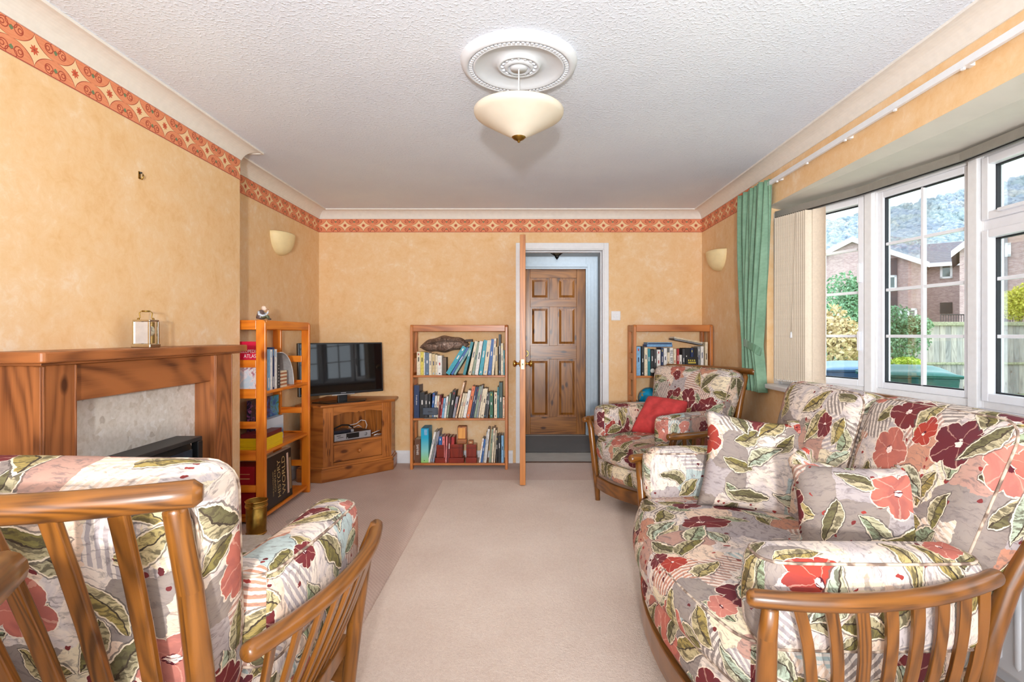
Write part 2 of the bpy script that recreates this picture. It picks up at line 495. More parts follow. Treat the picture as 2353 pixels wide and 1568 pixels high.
    # flowers
    def flowers(scale, off, thr, R, cols):
        nonlocal col
        Q = g.V('ADD', g.V('SCALE', P, None, scale), off)
        v = g.voro(Q, 1.0, .75)
        fr, fg, fb = g.sep(v.outputs['Color'])
        lx, ly, lz = g.sep(g.V('SUBTRACT', Q, v.outputs['Position']))
        d = v.outputs['Distance']
        a = g.M('ADD', g.M('ARCTAN2', ly, lx), g.M('MULTIPLY', fr, 6.0))
        pet = g.M('MULTIPLY_ADD', g.M('POWER', g.M('ABSOLUTE', g.M('COSINE', g.M('MULTIPLY', a, 2.5))), .42), .30 * R, .70 * R)
        pres = g.M('GREATER_THAN', fb, thr)
        ins = g.M('MULTIPLY', g.M('LESS_THAN', d, pet), pres)
        rim = g.M('MULTIPLY', g.M('LESS_THAN', d, g.M('ADD', pet, .018)), pres)
        fc = g.ramp(fg, cols, 'CONSTANT')
        fc = g.mix(g.ramp(brush2, [(.42, (0, 0, 0)), (.62, (.65, .65, .65))]), fc, g.mix(.5, fc, C(96, 62, 70)))
        fold = g.M('LESS_THAN', g.M('ABSOLUTE', g.M('SINE', g.M('MULTIPLY', a, 2.5))), .10)
        fc = g.mix(g.M('MULTIPLY', fold, .35), fc, C(236, 190, 170))
        cen = g.M('LESS_THAN', g.M('ADD', d, g.M('MULTIPLY', brush, .08)), .26 * R)
        fc = g.mix(cen, fc, C(240, 214, 204))
        dots = g.M('MULTIPLY', g.M('LESS_THAN', d, .2 * R), g.M('GREATER_THAN', brush, .54))
        fc = g.mix(dots, fc, C(88, 34, 44))
        col = g.mix(g.M('MULTIPLY', rim, .7), col, C(238, 220, 200))
        col = g.mix(ins, col, fc)
    FC = [(0, C(116, 50, 52)), (.34, C(188, 110, 96)), (.54, C(168, 66, 54)), (.70, C(198, 126, 112)), (.84, C(104, 46, 52))]
    flowers(5.2, (1.1, 6.2, 0), .60, .37, FC)
    leaves(6.2, (8.1, 4.4, 0), .50, .47, .17, LC)
    flowers(8.0, (5.7, 2.9, 0), .90, .34, FC)
    weave = g.noise(uv, 900, 1)
    g.set(Base_Color=g.mix(1.0, col, (dim, dim, dim, 1), 'MULTIPLY'), Roughness=.85)
    g.b.inputs['Specular IOR Level'].default_value = .15
    g.bump(g.M('ADD', g.M('MULTIPLY', weave, .3), brush2), .12, .006)
    return g.m
FLORAL = floral('floral_linen')
def piping_mat():
    g = G('speckled_piping'); n = g.noise(g.oc(), 42, 1)
    g.set(Base_Color=g.ramp(n, [(.42, lin((120, 100, 88))), (.5, lin((168, 146, 128))), (.58, lin((204, 186, 168)))]), Roughness=.8); return g.m
PIPING = piping_mat()
REDCLOTH = plain('red_cotton', (196, 62, 62), .85, var=.08)
BRASS = plain('polished_brass', (214, 176, 96), .22, 1.0, .05)
BRASSOLD = plain('tarnished_brass', (160, 126, 60), .35, 1.0, .15)
BLACK = plain('black_plastic', (22, 22, 24), .35, var=.05)
DARKMETAL = plain('dark_grey_enamel', (52, 53, 55), .45, .3, .06)
CHROME = plain('chrome', (200, 202, 205), .2, 1.0, .03)
SILVERP = plain('silver_plastic', (178, 178, 182), .4, .3, .04)
CREAMGLASS = plain('cream_glass', (244, 234, 214), .35, var=.01)
SCONCE = plain('cream_ceramic', (242, 220, 168), .5, var=.02)
def marble():
    g = G('conglomerate_marble'); p = g.oc()
    v = g.voro(g.V('ADD', p, g.V('SCALE', g.noise(p, 14, 2, .5, 0, True), None, .05)), 36, 1, dim='3D')
    r = g.sep(v.outputs['Color'])[0]
    n = g.noise(p, 60, 4, .6)
    a = g.ramp(r, [(0, lin((224, 218, 208))), (.55, lin((232, 226, 218))), (.78, lin((212, 202, 188))), (.9, lin((240, 238, 234))), (.97, lin((176, 164, 150)))], 'CONSTANT')
    col = g.mix(.45, a, g.ramp(n, [(.35, lin((208, 200, 188))), (.6, lin((234, 228, 220)))]))
    g.set(Base_Color=col, Roughness=.25)
    return g.m
MARBLE = marble()
def glass_mat(name='window_glass', tint=(.97, .99, 1, 1), refl=.10):
    g = G(name)
    t = g.node('ShaderNodeBsdfTransparent'); t.inputs[0].default_value = tint
    gl = g.node('ShaderNodeBsdfGlossy'); gl.inputs['Roughness'].default_value = .02
    lw = g.node('ShaderNodeFresnel'); lw.inputs[0].default_value = 1.45
    mx = g.node('ShaderNodeMixShader')
    n = g.noise(g.oc(), 3, 1)
    g.t.links.new(g.M('MULTIPLY', lw.outputs[0], g.M('MULTIPLY_ADD', n, .1, .45)), mx.inputs[0])
    g.t.links.new(t.outputs[0], mx.inputs[1]); g.t.links.new(gl.outputs[0], mx.inputs[2])
    g.t.links.new(mx.outputs[0], g.out.inputs[0])
    return g.m
GLASS = glass_mat()
# ------------------------------------------------------------------ room shell
XL, XR, YB, YR, ZC = -1.907, 1.656, 4.94, -1.3, 2.345
XC, YC0, YC1 = -1.75, 1.42, 3.27          # chimney breast face, near and far ends
XO0, XO1 = -.028, .742                     # door opening
ZB0, ZB1 = 2.145, 2.271                    # wallpaper border
BOW = [(1.74, 3.62), (1.967, 2.996), (2.07, 2.415), (2.07, 1.815), (1.967, 1.234), (1.74, .61)]
ZSILL, ZHEAD, ZSOF = .86, 2.02, 2.06

def world_uv_box(name, boxes, mat, label, bevel=0):
    mb = MB()
    for b in boxes: mb.box(*b)
    return struct(mb.build(name, mat, bevel=bevel), label)

world_uv_box('wall_left', [(XL - .12, XL, YR, YB + .12, 0, ZC)], WALLPAPER, 'ochre mottled papered wall with the fireplace and tall bookcase')
world_uv_box('wall_chimney', [(XL - .01, XC, YC0, YC1, 0, ZC)], WALLPAPER, 'ochre papered chimney breast behind the mantelpiece')
world_uv_box('wall_back', [(XL, XO0 - .045, YB, YB + .12, 0, ZC), (XO1 + .04, XR + .1, YB, YB + .12, 0, ZC),
                           (XO0 - .045, XO1 + .04, YB, YB + .12, 2.02, ZC)], WALLPAPER, 'peach papered far wall with the doorway')
world_uv_box('wall_right', [(XR, XR + .1, 3.62, YB, 0, ZC), (XR, XR + .1, .61, 3.62, ZSOF, ZC), (XR, XR + .1, .61, 3.62, 0, ZSILL - .03),
                            (XR, XR + .1, YR, .61, 0, ZC)], WALLPAPER, 'ochre papered wall around the bow window')
# rear wall behind the photographer; its opening is invented for the fill light
world_uv_box('wall_rear', [(XL, -1.65, YR - .12, YR, 0, ZC), (1.45, XR, YR - .12, YR, 0, ZC), (-1.65, 1.45, YR - .12, YR, 2.2, ZC)],
             WALLPAPER, 'papered wall behind the photographer with an opening added for fill light')
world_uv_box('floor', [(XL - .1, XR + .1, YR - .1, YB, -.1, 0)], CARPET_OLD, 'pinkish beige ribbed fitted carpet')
world_uv_box('ceiling', [(XL - .1, XR + .1, YR - .1, YB + .1, ZC, ZC + .1)], CEIL, 'white stippled ceiling')
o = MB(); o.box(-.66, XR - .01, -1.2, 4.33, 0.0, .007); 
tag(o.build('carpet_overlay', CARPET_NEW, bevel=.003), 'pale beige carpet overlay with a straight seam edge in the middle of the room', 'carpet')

# path round the room, inside to the left when walked in this order
PATH = [(XL, YR), (XL, YC0), (XC, YC0), (XC, YC1), (XL, YC1), (XL, YB), (XR, YB), (XR, YR)]
def offset_path(path, d, closed):
    n = len(path); out = []
    def nrm(a, b):
        dx, dy = b[0] - a[0], b[1] - a[1]; L = math.hypot(dx, dy); return (dy / L, -dx / L)
    for i in range(n):
        if closed or 0 < i < n - 1:
            n1 = nrm(path[i - 1], path[i]); n2 = nrm(path[i], path[(i + 1) % n])
            k = 1 + n1[0] * n2[0] + n1[1] * n2[1]
            out.append((path[i][0] + d * (n1[0] + n2[0]) / k, path[i][1] + d * (n1[1] + n2[1]) / k))
        else:
            q = nrm(path[0], path[1]) if i == 0 else nrm(path[-2], path[-1])
            out.append((path[i][0] + d * q[0], path[i][1] + d * q[1]))
    return out
def sweep(name, path, prof, mat, closed=True, vnorm=False, label=None):
    mb = MB(); rings = [offset_path(path, d, closed) for d, z in prof]
    n = len(path); vs = []
    for (d, z), r in zip(prof, rings): vs += [(x, y, z) for x, y in r]
    fs = []; uv = []; zs = [z for d, z in prof]; zmin, zmax = min(zs), max(zs)
    L = [0]
    for i in range(n): L.append(L[-1] + math.dist(path[i], path[(i + 1) % n]))
    for j in range(len(prof) - 1):
        for i in range(n if closed else n - 1):
            k = (i + 1) % n
            fs.append((j * n + i, j * n + k, (j + 1) * n + k, (j + 1) * n + i))
            a, b = (zs[j], zs[j + 1])
            if vnorm: a, b = (a - zmin) / (zmax - zmin), (b - zmin) / (zmax - zmin)
            uv.append([(L[i], a), (L[i + 1], a), (L[i + 1], b), (L[i], b)])
    mb.add(vs, fs, uv)
    o = mb.build(name, mat)
    return struct(o, label)
cv = [(0.0, 2.268), (.007, 2.268), (.007, 2.274)]
cv += [(.088 - .080 * math.cos(PI / 2 * i / 10), 2.258 + .080 * math.sin(PI / 2 * i / 10)) for i in range(2, 11)]
cv += [(.088, 2.334), (.100, 2.334), (.100, ZC)]
sweep('trim_1', PATH, cv, COVE, True, False, 'white concave plaster coving round the ceiling')
sweep('trim_2', [(XL, YR), (XL, YC0), (XC, YC0), (XC, YC1), (XL, YC1), (XL, YB), (XR, YB), (XR, 3.86)],
      [(.0015, ZB0), (.0015, ZB1)], BORDER, False, True, 'orange scroll patterned wallpaper border')
# skirting boards
SK = [(0, .115), (.006, .115), (.012, .10), (.015, .09), (.015, 0)]
sweep('baseboard_back', [(XL, YB), (XO0 - .075, YB)], SK, WHITE, False, False, 'white skirting board under the far wall')
sweep('baseboard_corner', [(XO1 + .075, YB), (XR, YB), (XR, YR)], SK, WHITE, False, False, 'white skirting board right of the doorway and under the window')
sweep('baseboard_left', [(XL, YC1), (XL, YB)], SK, WHITE, False, False, 'white skirting board in the alcove')

# ------------------------------------------------------------------ doorway, door and hall
mb = MB()
for a, b in ((XO0 - .048, XO0), (XO1, XO1 + .045)):
    mb.box(a, b, YB - .018, YB, 0, 2.045); 
mb.box(XO0, XO1, YB - .018, YB, 1.99, 2.045)
for a, b in ((XO0 - .02, XO0 + .012), (XO1 - .012, XO1 + .02)):
    mb.box(a, b, YB - .012, YB + .135, 0, 1.99)
mb.box(XO0 - .02, XO1 + .02, YB - .012, YB + .135, 1.978, 2.02)
mb.box(XO0 + .012, XO0 + .024, YB + .05, YB + .09, 0, 1.978); mb.box(XO1 - .024, XO1 - .012, YB + .05, YB + .09, 0, 1.978)
mb.box(XO0, XO1, YB + .05, YB + .09, 1.966, 1.978)
fr = struct(mb.build('trim_3', WHITE, bevel=.004), 'white painted door frame and architrave of the doorway')
s_ = MB(); s_.box(XO1 - .013, XO1 - .011, YB + .01, YB + .035, .93, 1.01); s_.build('strike_plate', BRASSOLD, fr)

def panel_door(name, w, h, t, mat, edge_mat, label):
    """6-panel pine door: local x 0..w, y 0..t, z 0..h; stiles, rails and raised panels are parts"""
    root = empty(name); struct(root, label)
    sw = .105; mid = .095
    rails = [(0, .21), (.98 - .08, .98 + .08), (1.57 - .045, 1.57 + .045), (h - .105, h)]
    for a in (0, w - sw):
        m = MB(); m.box(a, a + sw, 0, t, 0, h, 0)
        m.build('stile', [mat], root, bevel=.003)
    for a, b in rails:
        m = MB(); m.box(sw, w - sw, 0, t, a, b); m.build('rail', mat, root, bevel=.002)
    for (a, b) in ((.21, .90), (1.06, 1.525), (1.615, h - .105)):
        m = MB(); m.box(w / 2 - mid / 2, w / 2 + mid / 2, 0, t, a, b, grain=2); m.build('muntin', mat, root, bevel=.002)
        for x0, x1 in ((sw, w / 2 - mid / 2), (w / 2 + mid / 2, w - sw)):
            m = MB(); c = t / 2
            m.box(x0, x1, c - .004, c + .004, a, b, grain=2)
            e = .022
            for sgn in (-1, 1):
                y0 = c + sgn * .004; y1 = c + sgn * .014
                q = [(x0 + e, y0, a + e), (x1 - e, y0, a + e), (x1 - e, y0, b - e), (x0 + e, y0, b - e)]
                q2 = [(x0 + 2.2 * e, y1, a + 2.2 * e), (x1 - 2.2 * e, y1, a + 2.2 * e), (x1 - 2.2 * e, y1, b - 2.2 * e), (x0 + 2.2 * e, y1, b - 2.2 * e)]
                fs = [(4, 5, 6, 7)] + [(k, (k + 1) % 4, 4 + (k + 1) % 4, 4 + k) for k in range(4)]
                if sgn > 0: fs = [tuple(reversed(f)) for f in fs]
                vs = q + q2; ro = random.uniform(0, 9)
                m.add(vs, fs, [[(vs[i][2] + ro, vs[i][0] + ro) for i in f] for f in fs])
            m.build('panel', mat, root)
    return root
# hall door, closed, at the end of the hall
YH = 6.34
d2 = panel_door('door_2', .762, 1.975, .044, W_DOOR, W_DOOR, 'closed knotty pine six panel door at the end of the hall')
d2.location = (-.03, YH, .001)
# room door, open 90 degrees into the room: hinged at the left jamb
d1 = panel_door('door_1', .762, 1.965, .044, W_DOOREDGE, W_DOOREDGE, 'pine room door standing open edge on to the viewer')
d1.rotation_euler = (0, 0, -PI / 2); d1.location = (XO0 - .004, YB - .022, .012)
def knob_profile(L=.052): return [(.0001, 0), (.025, 0), (.025, .004), (.010, .007), (.009, .022), (.017, .030), (.026, .040), (.026, .048), (.018, .055), (.0001, .057)]
for sgn in (-1, 1):
    m = MB()
    Mx = Matrix.Translation((.70, .022 + sgn * .022, .95)) @ Matrix.Rotation(-sgn * PI / 2, 4, 'X')
    m.lathe([(r, z) for r, z in knob_profile()], 20, 0, Mx); m.build('door_knob', BRASS, d1)
m = MB(); m.box(.762, .7635, .011, .033, .91, .985); m.build('latch_plate', BRASS, d1)
m = MB(); m.box(.7635, .770, .016, .028, .94, .955); m.build('latch_bolt', BLACK, d1)
m = MB(); m.tube([(.70 + .0, .044 + .002 + .02 * math.sin(a), 1.03 + .022 * math.cos(a)) for a in [PI * k / 10 for k in range(11)]], .004, 8); m.build('key_cover', BRASS, d1)
for zz in (.28, 1.0, 1.70):
    m = MB(); m.tube([(-.002, .0, zz - .04), (-.002, .0, zz + .04)], .006, 8); m.build('hinge', BRASS, d1)

# hall shell
world_uv_box('wall_hall_end', [(-1.2, -.05, YH - .02, YH + .12, 0, 2.5), (.752, 1.2, YH - .02, YH + .12, 0, 2.5), (-.05, .752, YH - .02, YH + .12, 1.982, 2.5), (-.06, .76, YH + .10, YH + .14, 0, 2.1)],  # last box is added behind the door to stop sky leaks
             plain('hall_shade_grey', (150, 150, 150), .7, var=.03), 'hall end wall above the pine door, coloured grey for shade')  # shade over the door is put into this grey
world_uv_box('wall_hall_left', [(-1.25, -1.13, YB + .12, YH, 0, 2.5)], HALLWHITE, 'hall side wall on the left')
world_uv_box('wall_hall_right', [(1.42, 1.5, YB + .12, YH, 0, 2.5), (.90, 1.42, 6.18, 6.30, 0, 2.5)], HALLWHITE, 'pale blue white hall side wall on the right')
world_uv_box('ceiling_hall', [(-1.25, 1.5, YB + .12, YH + .1, 2.40, 2.5)], PLASTER, 'hall ceiling')
world_uv_box('floor_hall', [(-1.25, 1.5, YB, YH + .1, -.1, -.004)], HALLFLOOR, 'pale grey hall floor')
mb = MB()
mb.box(-.19, -.032, YH - .045, YH - .02, 0, 2.12); mb.box(.734, .875, YH - .045, YH - .02, 0, 2.12); mb.box(-.032, .734, YH - .045, YH - .02, 1.972, 2.12)
mb.box(.735, .75, YH - .03, YH + .05, 0, 2.0); mb.box(.752, .79, YH - .06, YH - .045, 0, 2.03); mb.box(.83, .86, YH - .056, YH - .045, 0, 2.06)
mb.box(-.032, .752, YH - .06, YH - .045, 1.995, 2.03)
struct(mb.build('trim_4', HALLWHITE, bevel=.003), 'pale white architrave round the hall door')
mb = MB(); mb.box(.90, .93, 5.2, 6.17, 2.02, 2.10); mb.box(.90, .925, 5.2, 6.17, 0, 2.02)
struct(mb.build('trim_5', HALLWHITE, bevel=.003), 'pale hall cupboard front and rail on the right of the hall')
mb = MB(); mb.box(-.6, .88, 5.38, 6.24, -.004, .004)
tag(mb.build('door_mat', MATGREY, bevel=.002), 'dark grey door mat in front of the hall door', 'mat')
mb = MB(); mb.box(XO0, XO1, YB - .004, YB + .03, 0, .006)
struct(mb.build('trim_6', plain('brown_threshold', (92, 62, 44), .5), bevel=.002), 'brown threshold strip in the doorway')
# hall pendant lamp: leaded glass pyramid
lp = empty('hall_pendant_lamp', (.345, 5.55, 0), 0, 'leaded glass pyramid pendant lamp hanging in the hall', 'lamp')
mb = MB(); A = [(-.16, -.16), (.16, -.16), (.16, .16), (-.16, .16)]
mb.add([(x, y, 2.14) for x, y in A] + [(0, 0, 2.005)], [(0, 4, 1), (1, 4, 2), (2, 4, 3), (3, 4, 0)])
mb.build('lamp_shade', plain('smoked_glass', (112, 108, 94), .2), lp)
for x, y in A:
    mb = MB(); mb.tube([(x, y, 2.14), (0, 0, 2.004)], .005, 6); mb.build('lead_strip', BLACK, lp)
mb = MB(); mb.lathe([(.0001, 1.975), (.008, 1.985), (.02, 2.0), (.028, 2.02), (.0001, 2.03)], 12); mb.build('finial', BLACK, lp)
mb = MB(); mb.tube([(0, 0, 2.03), (0, 0, 2.40)], .006, 8); mb.build('stem', BLACK, lp)

# light switch
ls = empty('light_switch', (.854, YB, 1.368), 0, 'white square light switch on the far wall right of the doorway', 'switch')
mb = MB(); mb.box(-.043, .043, -.009, 0, -.043, .043); mb.build('switch_plate', WHITE, ls, bevel=.003)
for xx in (-.014, .014):
    mb = MB(); mb.box(xx - .008, xx + .008, -.014, -.009, -.014, .014); mb.build('rocker', WHITE, ls, bevel=.002)
# picture hook on the chimney breast
hk = empty('picture_hook', (XC, 2.415, 1.916), 0, 'small dark picture hook on the chimney breast', 'hook')
mb = MB(); mb.box(0, .002, -.006, .006, -.016, .018); mb.build('hook_plate', BRASSOLD, hk)
mb = MB(); mb.tube([(.002, 0, -.012), (.012, 0, -.018), (.018, 0, -.008), (.018, 0, .004)], .003, 8); mb.build('hook_arm', BRASSOLD, hk)
mb = MB(); mb.tube([(.0, 0, .01), (.012, 0, .012)], .004, 8); mb.build('nail', BLACK, hk)

# ------------------------------------------------------------------ bow window
def seg_frame(i):
    a, b = Vector((*BOW[i], 0)), Vector((*BOW[i + 1], 0))
    u = (b - a).normalized(); L = (b - a).length
    w = Vector((-u.y, u.x, 0))                 # outward (+x side)
    M = Matrix(((u.x, w.x, 0, a.x), (u.y, w.y, 0, a.y), (0, 0, 1, 0), (0, 0, 0, 1)))
    return M, L
GASK = plain('black_gasket', (20, 22, 30), .6)
for i in range(5):
    M, L = seg_frame(i)
    opener = i in (0, 2, 4)
    root = empty('window_%d' % (i + 1)); root.matrix_world = M
    nm = ['opening casement beside the blind', 'fixed second lite of the bow window', 'middle lite with a top fanlight', 'fixed fourth lite of the bow window', 'last casement of the bow window'][i]
    struct(root, 'white framed ' + nm)
    p = .036; zb, zt = ZSILL, ZHEAD
    fm = MB()
    fm.box(0, p, -.01, .06, zb, zt); fm.box(L - p, L, -.01, .06, zb, zt)
    fm.box(p, L - p, -.01, .06, zb, zb + .035); fm.box(p, L - p, -.01, .06, zt - .04, zt)
    fm.build('frame', UPVC_CREAM, root, bevel=.003)
    lights = [(p, L - p, zb + .035, zt - .04)]
    if i == 2: lights = [(p, L - p, zb + .035, 1.655), (p, L - p, 1.70, zt - .04)]
    if i == 2:
        m = MB(); m.box(p, L - p, -.01, .06, 1.655, 1.70); m.build('transom', UPVC, root, bevel=.003)
    for li, (x0, x1, z0, z1) in enumerate(lights):
        sf = .036 if opener else .034
        yo = -.022 if opener else .0
        m = MB()
        m.box(x0, x0 + sf, yo, .05, z0, z1); m.box(x1 - sf, x1, yo, .05, z0, z1)
        m.box(x0 + sf, x1 - sf, yo, .05, z0, z0 + sf); m.box(x0 + sf, x1 - sf, yo, .05, z1 - sf, z1)
        sash = m.build('sash', UPVC, root, bevel=.004)
        gx0, gx1, gz0, gz1 = x0 + sf, x1 - sf, z0 + sf, z1 - sf
        k = .006; m = MB()
        m.box(gx0, gx0 + k, .012, .03, gz0, gz1); m.box(gx1 - k, gx1, .012, .03, gz0, gz1)
        m.box(gx0, gx1, .012, .03, gz0, gz0 + k); m.box(gx0, gx1, .012, .03, gz1 - k, gz1)
        m.build('gasket', GASK, sash)
        bars_z = []
        if not (i == 2 and li == 1):
            bars_z = [z for z in (1.183, 1.437, 1.69) if gz0 + .05 < z < gz1 - .03]
            xm = (gx0 + gx1) / 2
            m = MB(); m.box(xm - .008, xm + .008, .012, .032, gz0, gz1); m.build('glazing_bar', UPVC, sash, bevel=.002)
            for z in bars_z:
                m = MB(); m.box(gx0, gx1, .013, .031, z - .008, z + .008); m.build('glazing_bar', UPVC, sash, bevel=.002)
            xs = [gx0, xm, gx1]
        else: xs = [gx0, gx1]
        zs = [gz0] + bars_z + [gz1]
        for a in range(len(xs) - 1):
            for b in range(len(zs) - 1):
                m = MB(); m.box(xs[a], xs[a + 1], .0215, .0225, zs[b], zs[b + 1]); m.build('pane', GLASS, root)
    if i == 0:
        for zz in (1.19, 1.58):
            m = MB(); m.box(L - p - .03, L - p - .012, -.04, -.022, zz - .09, zz + .02); m.build('window_handle', UPVC, root, bevel=.003)
    if i == 2:
        m = MB(); m.box(L / 2 - .16, L / 2 - .03, -.045, -.022, 1.72, 1.735); m.build('stay_handle', UPVC, root, bevel=.003)
# corner posts between the lites
pm = MB()
for i in range(6):
    x, y = BOW[i]
    a = [22, 15, 5, -5, -15, -22][i]
    Mx = Matrix.Translation((x, y, 0)) @ Matrix.Rotation(math.radians(a), 4, 'Z')
    pm.box(-.035, .07, -.024, .024, ZSILL, ZHEAD, M=Mx)
struct(pm.build('trim_7', UPVC_CREAM, bevel=.004), 'white corner posts of the bow window')
def bow_poly(x_in, off_out): return [(x_in, BOW[0][1])] + [(x + off_out, y) for x, y in BOW] + [(x_in, BOW[-1][1])]
mb = MB(); mb.prism(bow_poly(XR - .03, .12), ZSILL - .03, ZSILL); struct(mb.build('trim_8', UPVC, bevel=.006), 'deep white window sill board of the bow window')
mb = MB(); pts = bow_poly(XR + .001, .14); n_ = len(pts)
vs = [(x, y, ZSOF if i in (0, n_ - 1) else ZHEAD - .002) for i, (x, y) in enumerate(pts)] + [(x, y, ZSOF + .15) for x, y in pts]
mb.add(vs, [(0, n_ - 1, i + 1, i) if False else (0, i + 1, i) for i in range(1, n_ - 1)] + [tuple(range(n_, 2 * n_))] + [(i, (i + 1) % n_, n_ + (i + 1) % n_, n_ + i) for i in range(n_)])
struct(mb.build('ceiling_bay', PLASTER), 'cream plaster soffit of the bow window')
mb = MB(); mb.box(XR + .1, 1.84, 3.621, 3.74, 0, 2.2); mb.box(XR + .1, 1.84, .49, .609, 0, 2.2)
mb.prism([(XR + .1, .61)] + [(x + .1, y) for x, y in reversed(BOW)] + [(XR + .1, 3.62)], 0, ZSILL - .03)
struct(mb.build('wall_bay', WALLPAPER), 'papered reveals of the bow window')

# curtain rail
cr = empty('curtain_rail', (XR, 2.1, 2.19), 0, 'long white curtain rail fixed above the bow window', 'curtain rail')
mb = MB(); mb.box(-.045, -.028, -1.75, 1.47, -.014, .014); mb.build('rail', WHITE, cr, bevel=.002)
for k in range(9):
    y = 1.3 - k * .36
    mb = MB(); mb.box(-.04, -.030, y - .006, y + .006, -.022, -.014); mb.build('glider', WHITE, cr)
    if k % 2 == 0:
        mb = MB(); mb.box(-.03, 0, y - .012, y + .012, -.01, .01); mb.build('bracket', WHITE, cr)
mb = MB(); mb.box(-.05, -.02, 1.455, 1.475, -.03, .018); mb.build('end_stop', WHITE, cr, bevel=.003)
# ------------------------------------------------------------------ green curtain
def curtain_mat():
    g = G('green_chintz'); uv = g.uv()
    n = g.noise(uv, 6, 3); n2 = g.noise(uv, 60, 2)
    col = g.ramp(g.M('ADD', g.M('MULTIPLY', n, .7), g.M('MULTIPLY', n2, .3)), [(.35, lin((100, 140, 112))), (.65, lin((126, 164, 136)))])
    g.set(Base_Color=col, Roughness=.6); g.b.inputs['Sheen Weight'].default_value = .3
    return g.m
CURT = curtain_mat()
ct = empty('curtain', (0, 0, 0), 0, 'green curtain tied back at the far end of the bow window', 'curtain')
mb = MB(); NU, NV = 96, 40; vs = []; fs = []; uv = []
ztop, zbot, ztie = 2.215, .80, 1.10
for j in range(NV + 1):
    v = j / NV; z = lerp(ztop, zbot, v)
    if z > ztie:
        t = (ztop - z) / (ztop - ztie); w = lerp(.42, .17, t ** 1.6); c = lerp(3.70, 3.72, t); amp = lerp(.030, .036, t)
    else:
        t = (ztie - z) / (ztie - zbot); w = lerp(.17, .26, t ** .7); c = lerp(3.72, 3.70, t); amp = lerp(.036, .03, t)
    for i in range(NU + 1):
        u = i / NU
        f = 9 if True else 7
        fold = (math.sin(u * 2 * PI * f + 1.4 * math.sin(5 * u + v * 2)) * .8 + .35 * math.sin(u * 23 + 2 * v)) * amp
        vs.append((1.605 + fold - .01 * math.sin(v * PI), c + (u - .5) * w, z))
for j in range(NV):
    for i in range(NU):
        a = j * (NU + 1) + i
        fs.append((a, a + 1, a + NU + 2, a + NU + 1))
        uv.append([(i / NU * .9, j / NV * 1.4), ((i + 1) / NU * .9, j / NV * 1.4), ((i + 1) / NU * .9, (j + 1) / NV * 1.4), (i / NU * .9, (j + 1) / NV * 1.4)])
mb.add(vs, fs, uv, 0, True)
o = mb.build('curtain_drape', CURT, ct); sm = o.modifiers.new('thick', 'SOLIDIFY'); sm.thickness = .003
mb = MB()
ring = []
for k in range(25):
    a = 2 * PI * k / 24
    ring.append((1.60 + .042 * math.cos(a), 3.72 + .10 * math.sin(a), 1.10 - .03 * math.cos(a) + .02 * math.sin(a)))
mb.strip(ring, .05, .006, (0, 0, 1)); mb.build('tieback', CURT, ct)
mb = MB(); mb.box(1.616, 1.622, 3.50, 3.90, 2.165, 2.205); mb.build('heading_tape', CURT, ct)

# ------------------------------------------------------------------ vertical blind, stacked back
VANE = plain('cream_blind_fabric', (228, 212, 192), .8, var=.03, scale=80)
RAILM = plain('grey_blind_rail', (150, 146, 138), .45, .2, .03)
vb = empty('vertical_blind', (0, 0, 0), 0, 'cream vertical blind drawn back at the far end of the bow window', 'blind')
inn = [(x - .068, y) for x, y in BOW]
inn[0] = (1.705, 3.585); inn[-1] = (1.705, .645)
def along(d):
    k = 0
    while k < 4:
        L = math.dist(inn[k], inn[k + 1])
        if d <= L: break
        d -= L; k += 1
    a, b = inn[k], inn[k + 1]; L = math.dist(a, b); t = d / L
    return Vector((lerp(a[0], b[0], t), lerp(a[1], b[1], t), 0)), Vector((b[0] - a[0], b[1] - a[1], 0)).normalized()
mb = MB(); pts = []
for k in range(41):
    p, u = along(.01 + k / 40 * 3.0); pts.append((p.x, p.y, 1.999))
mb.strip(pts, .045, .04, (1, 0, 0)); mb.build('head_rail', RAILM, vb)
mb = MB(); mb.strip([(x - .006, y, 1.977) for x, y, z in pts], .012, .006, (1, 0, 0)); mb.build('rail_track', BLACK, vb)
vane_me = None
NVN = 16
for k in range(NVN):
    p, u = along(.045 + k * .0165)
    wd = Vector((-u.y, u.x, 0))
    if vane_me is None:
        m = MB(); arc = [(-.044 + .088 * q / 10, .010 * (1 - (-1 + q / 5) ** 2)) for q in range(11)]
        m.prism(arc + [(x_, y_ - .0012) for x_, y_ in reversed(arc)], .90, 1.972); m.box(-.040, .040, .003, .008, .885, .915)
        o = m.build('vane', VANE, vb); vane_me = o.data
    else:
        o = bpy.data.objects.new('vane', vane_me); COL.objects.link(o); o.parent = vb
    ang = math.atan2(wd.y, wd.x) + math.radians(-28)
    o.location = (p.x, p.y, 0); o.rotation_euler = (0, 0, ang)
p, u = along(.045 + NVN * .0165 + .034)
o = bpy.data.objects.new('vane', vane_me); COL.objects.link(o); o.parent = vb
o.location = (p.x, p.y, 0); o.rotation_euler = (0, 0, math.atan2(u.y, u.x) + math.radians(6))
m = MB(); q0, _ = along(.03); q1, _ = along(.30)
m.tube([(lerp(q0.x, q1.x, t / 20) - .03, lerp(q0.y, q1.y, t / 20), .888 + .006 * (t % 2)) for t in range(21)], .004, 6); m.build('bottom_chain', WHITE, vb)
q, _ = along(.22)
m = MB(); m.tube([(q.x - .045, q.y, 1.97), (q.x - .05, q.y + .02, 1.5), (q.x - .055, q.y + .04, 1.20)], .0016, 6); m.build('pull_cord', VANE, vb)
m = MB(); m.lathe([(.0001, .02), (.004, .02), (.009, -.018), (.0001, -.02)], 10, 0, Matrix.Translation((q.x - .055, q.y + .04, 1.19))); m.build('cord_weight', WHITE, vb)
q, _ = along(.012)
m = MB()
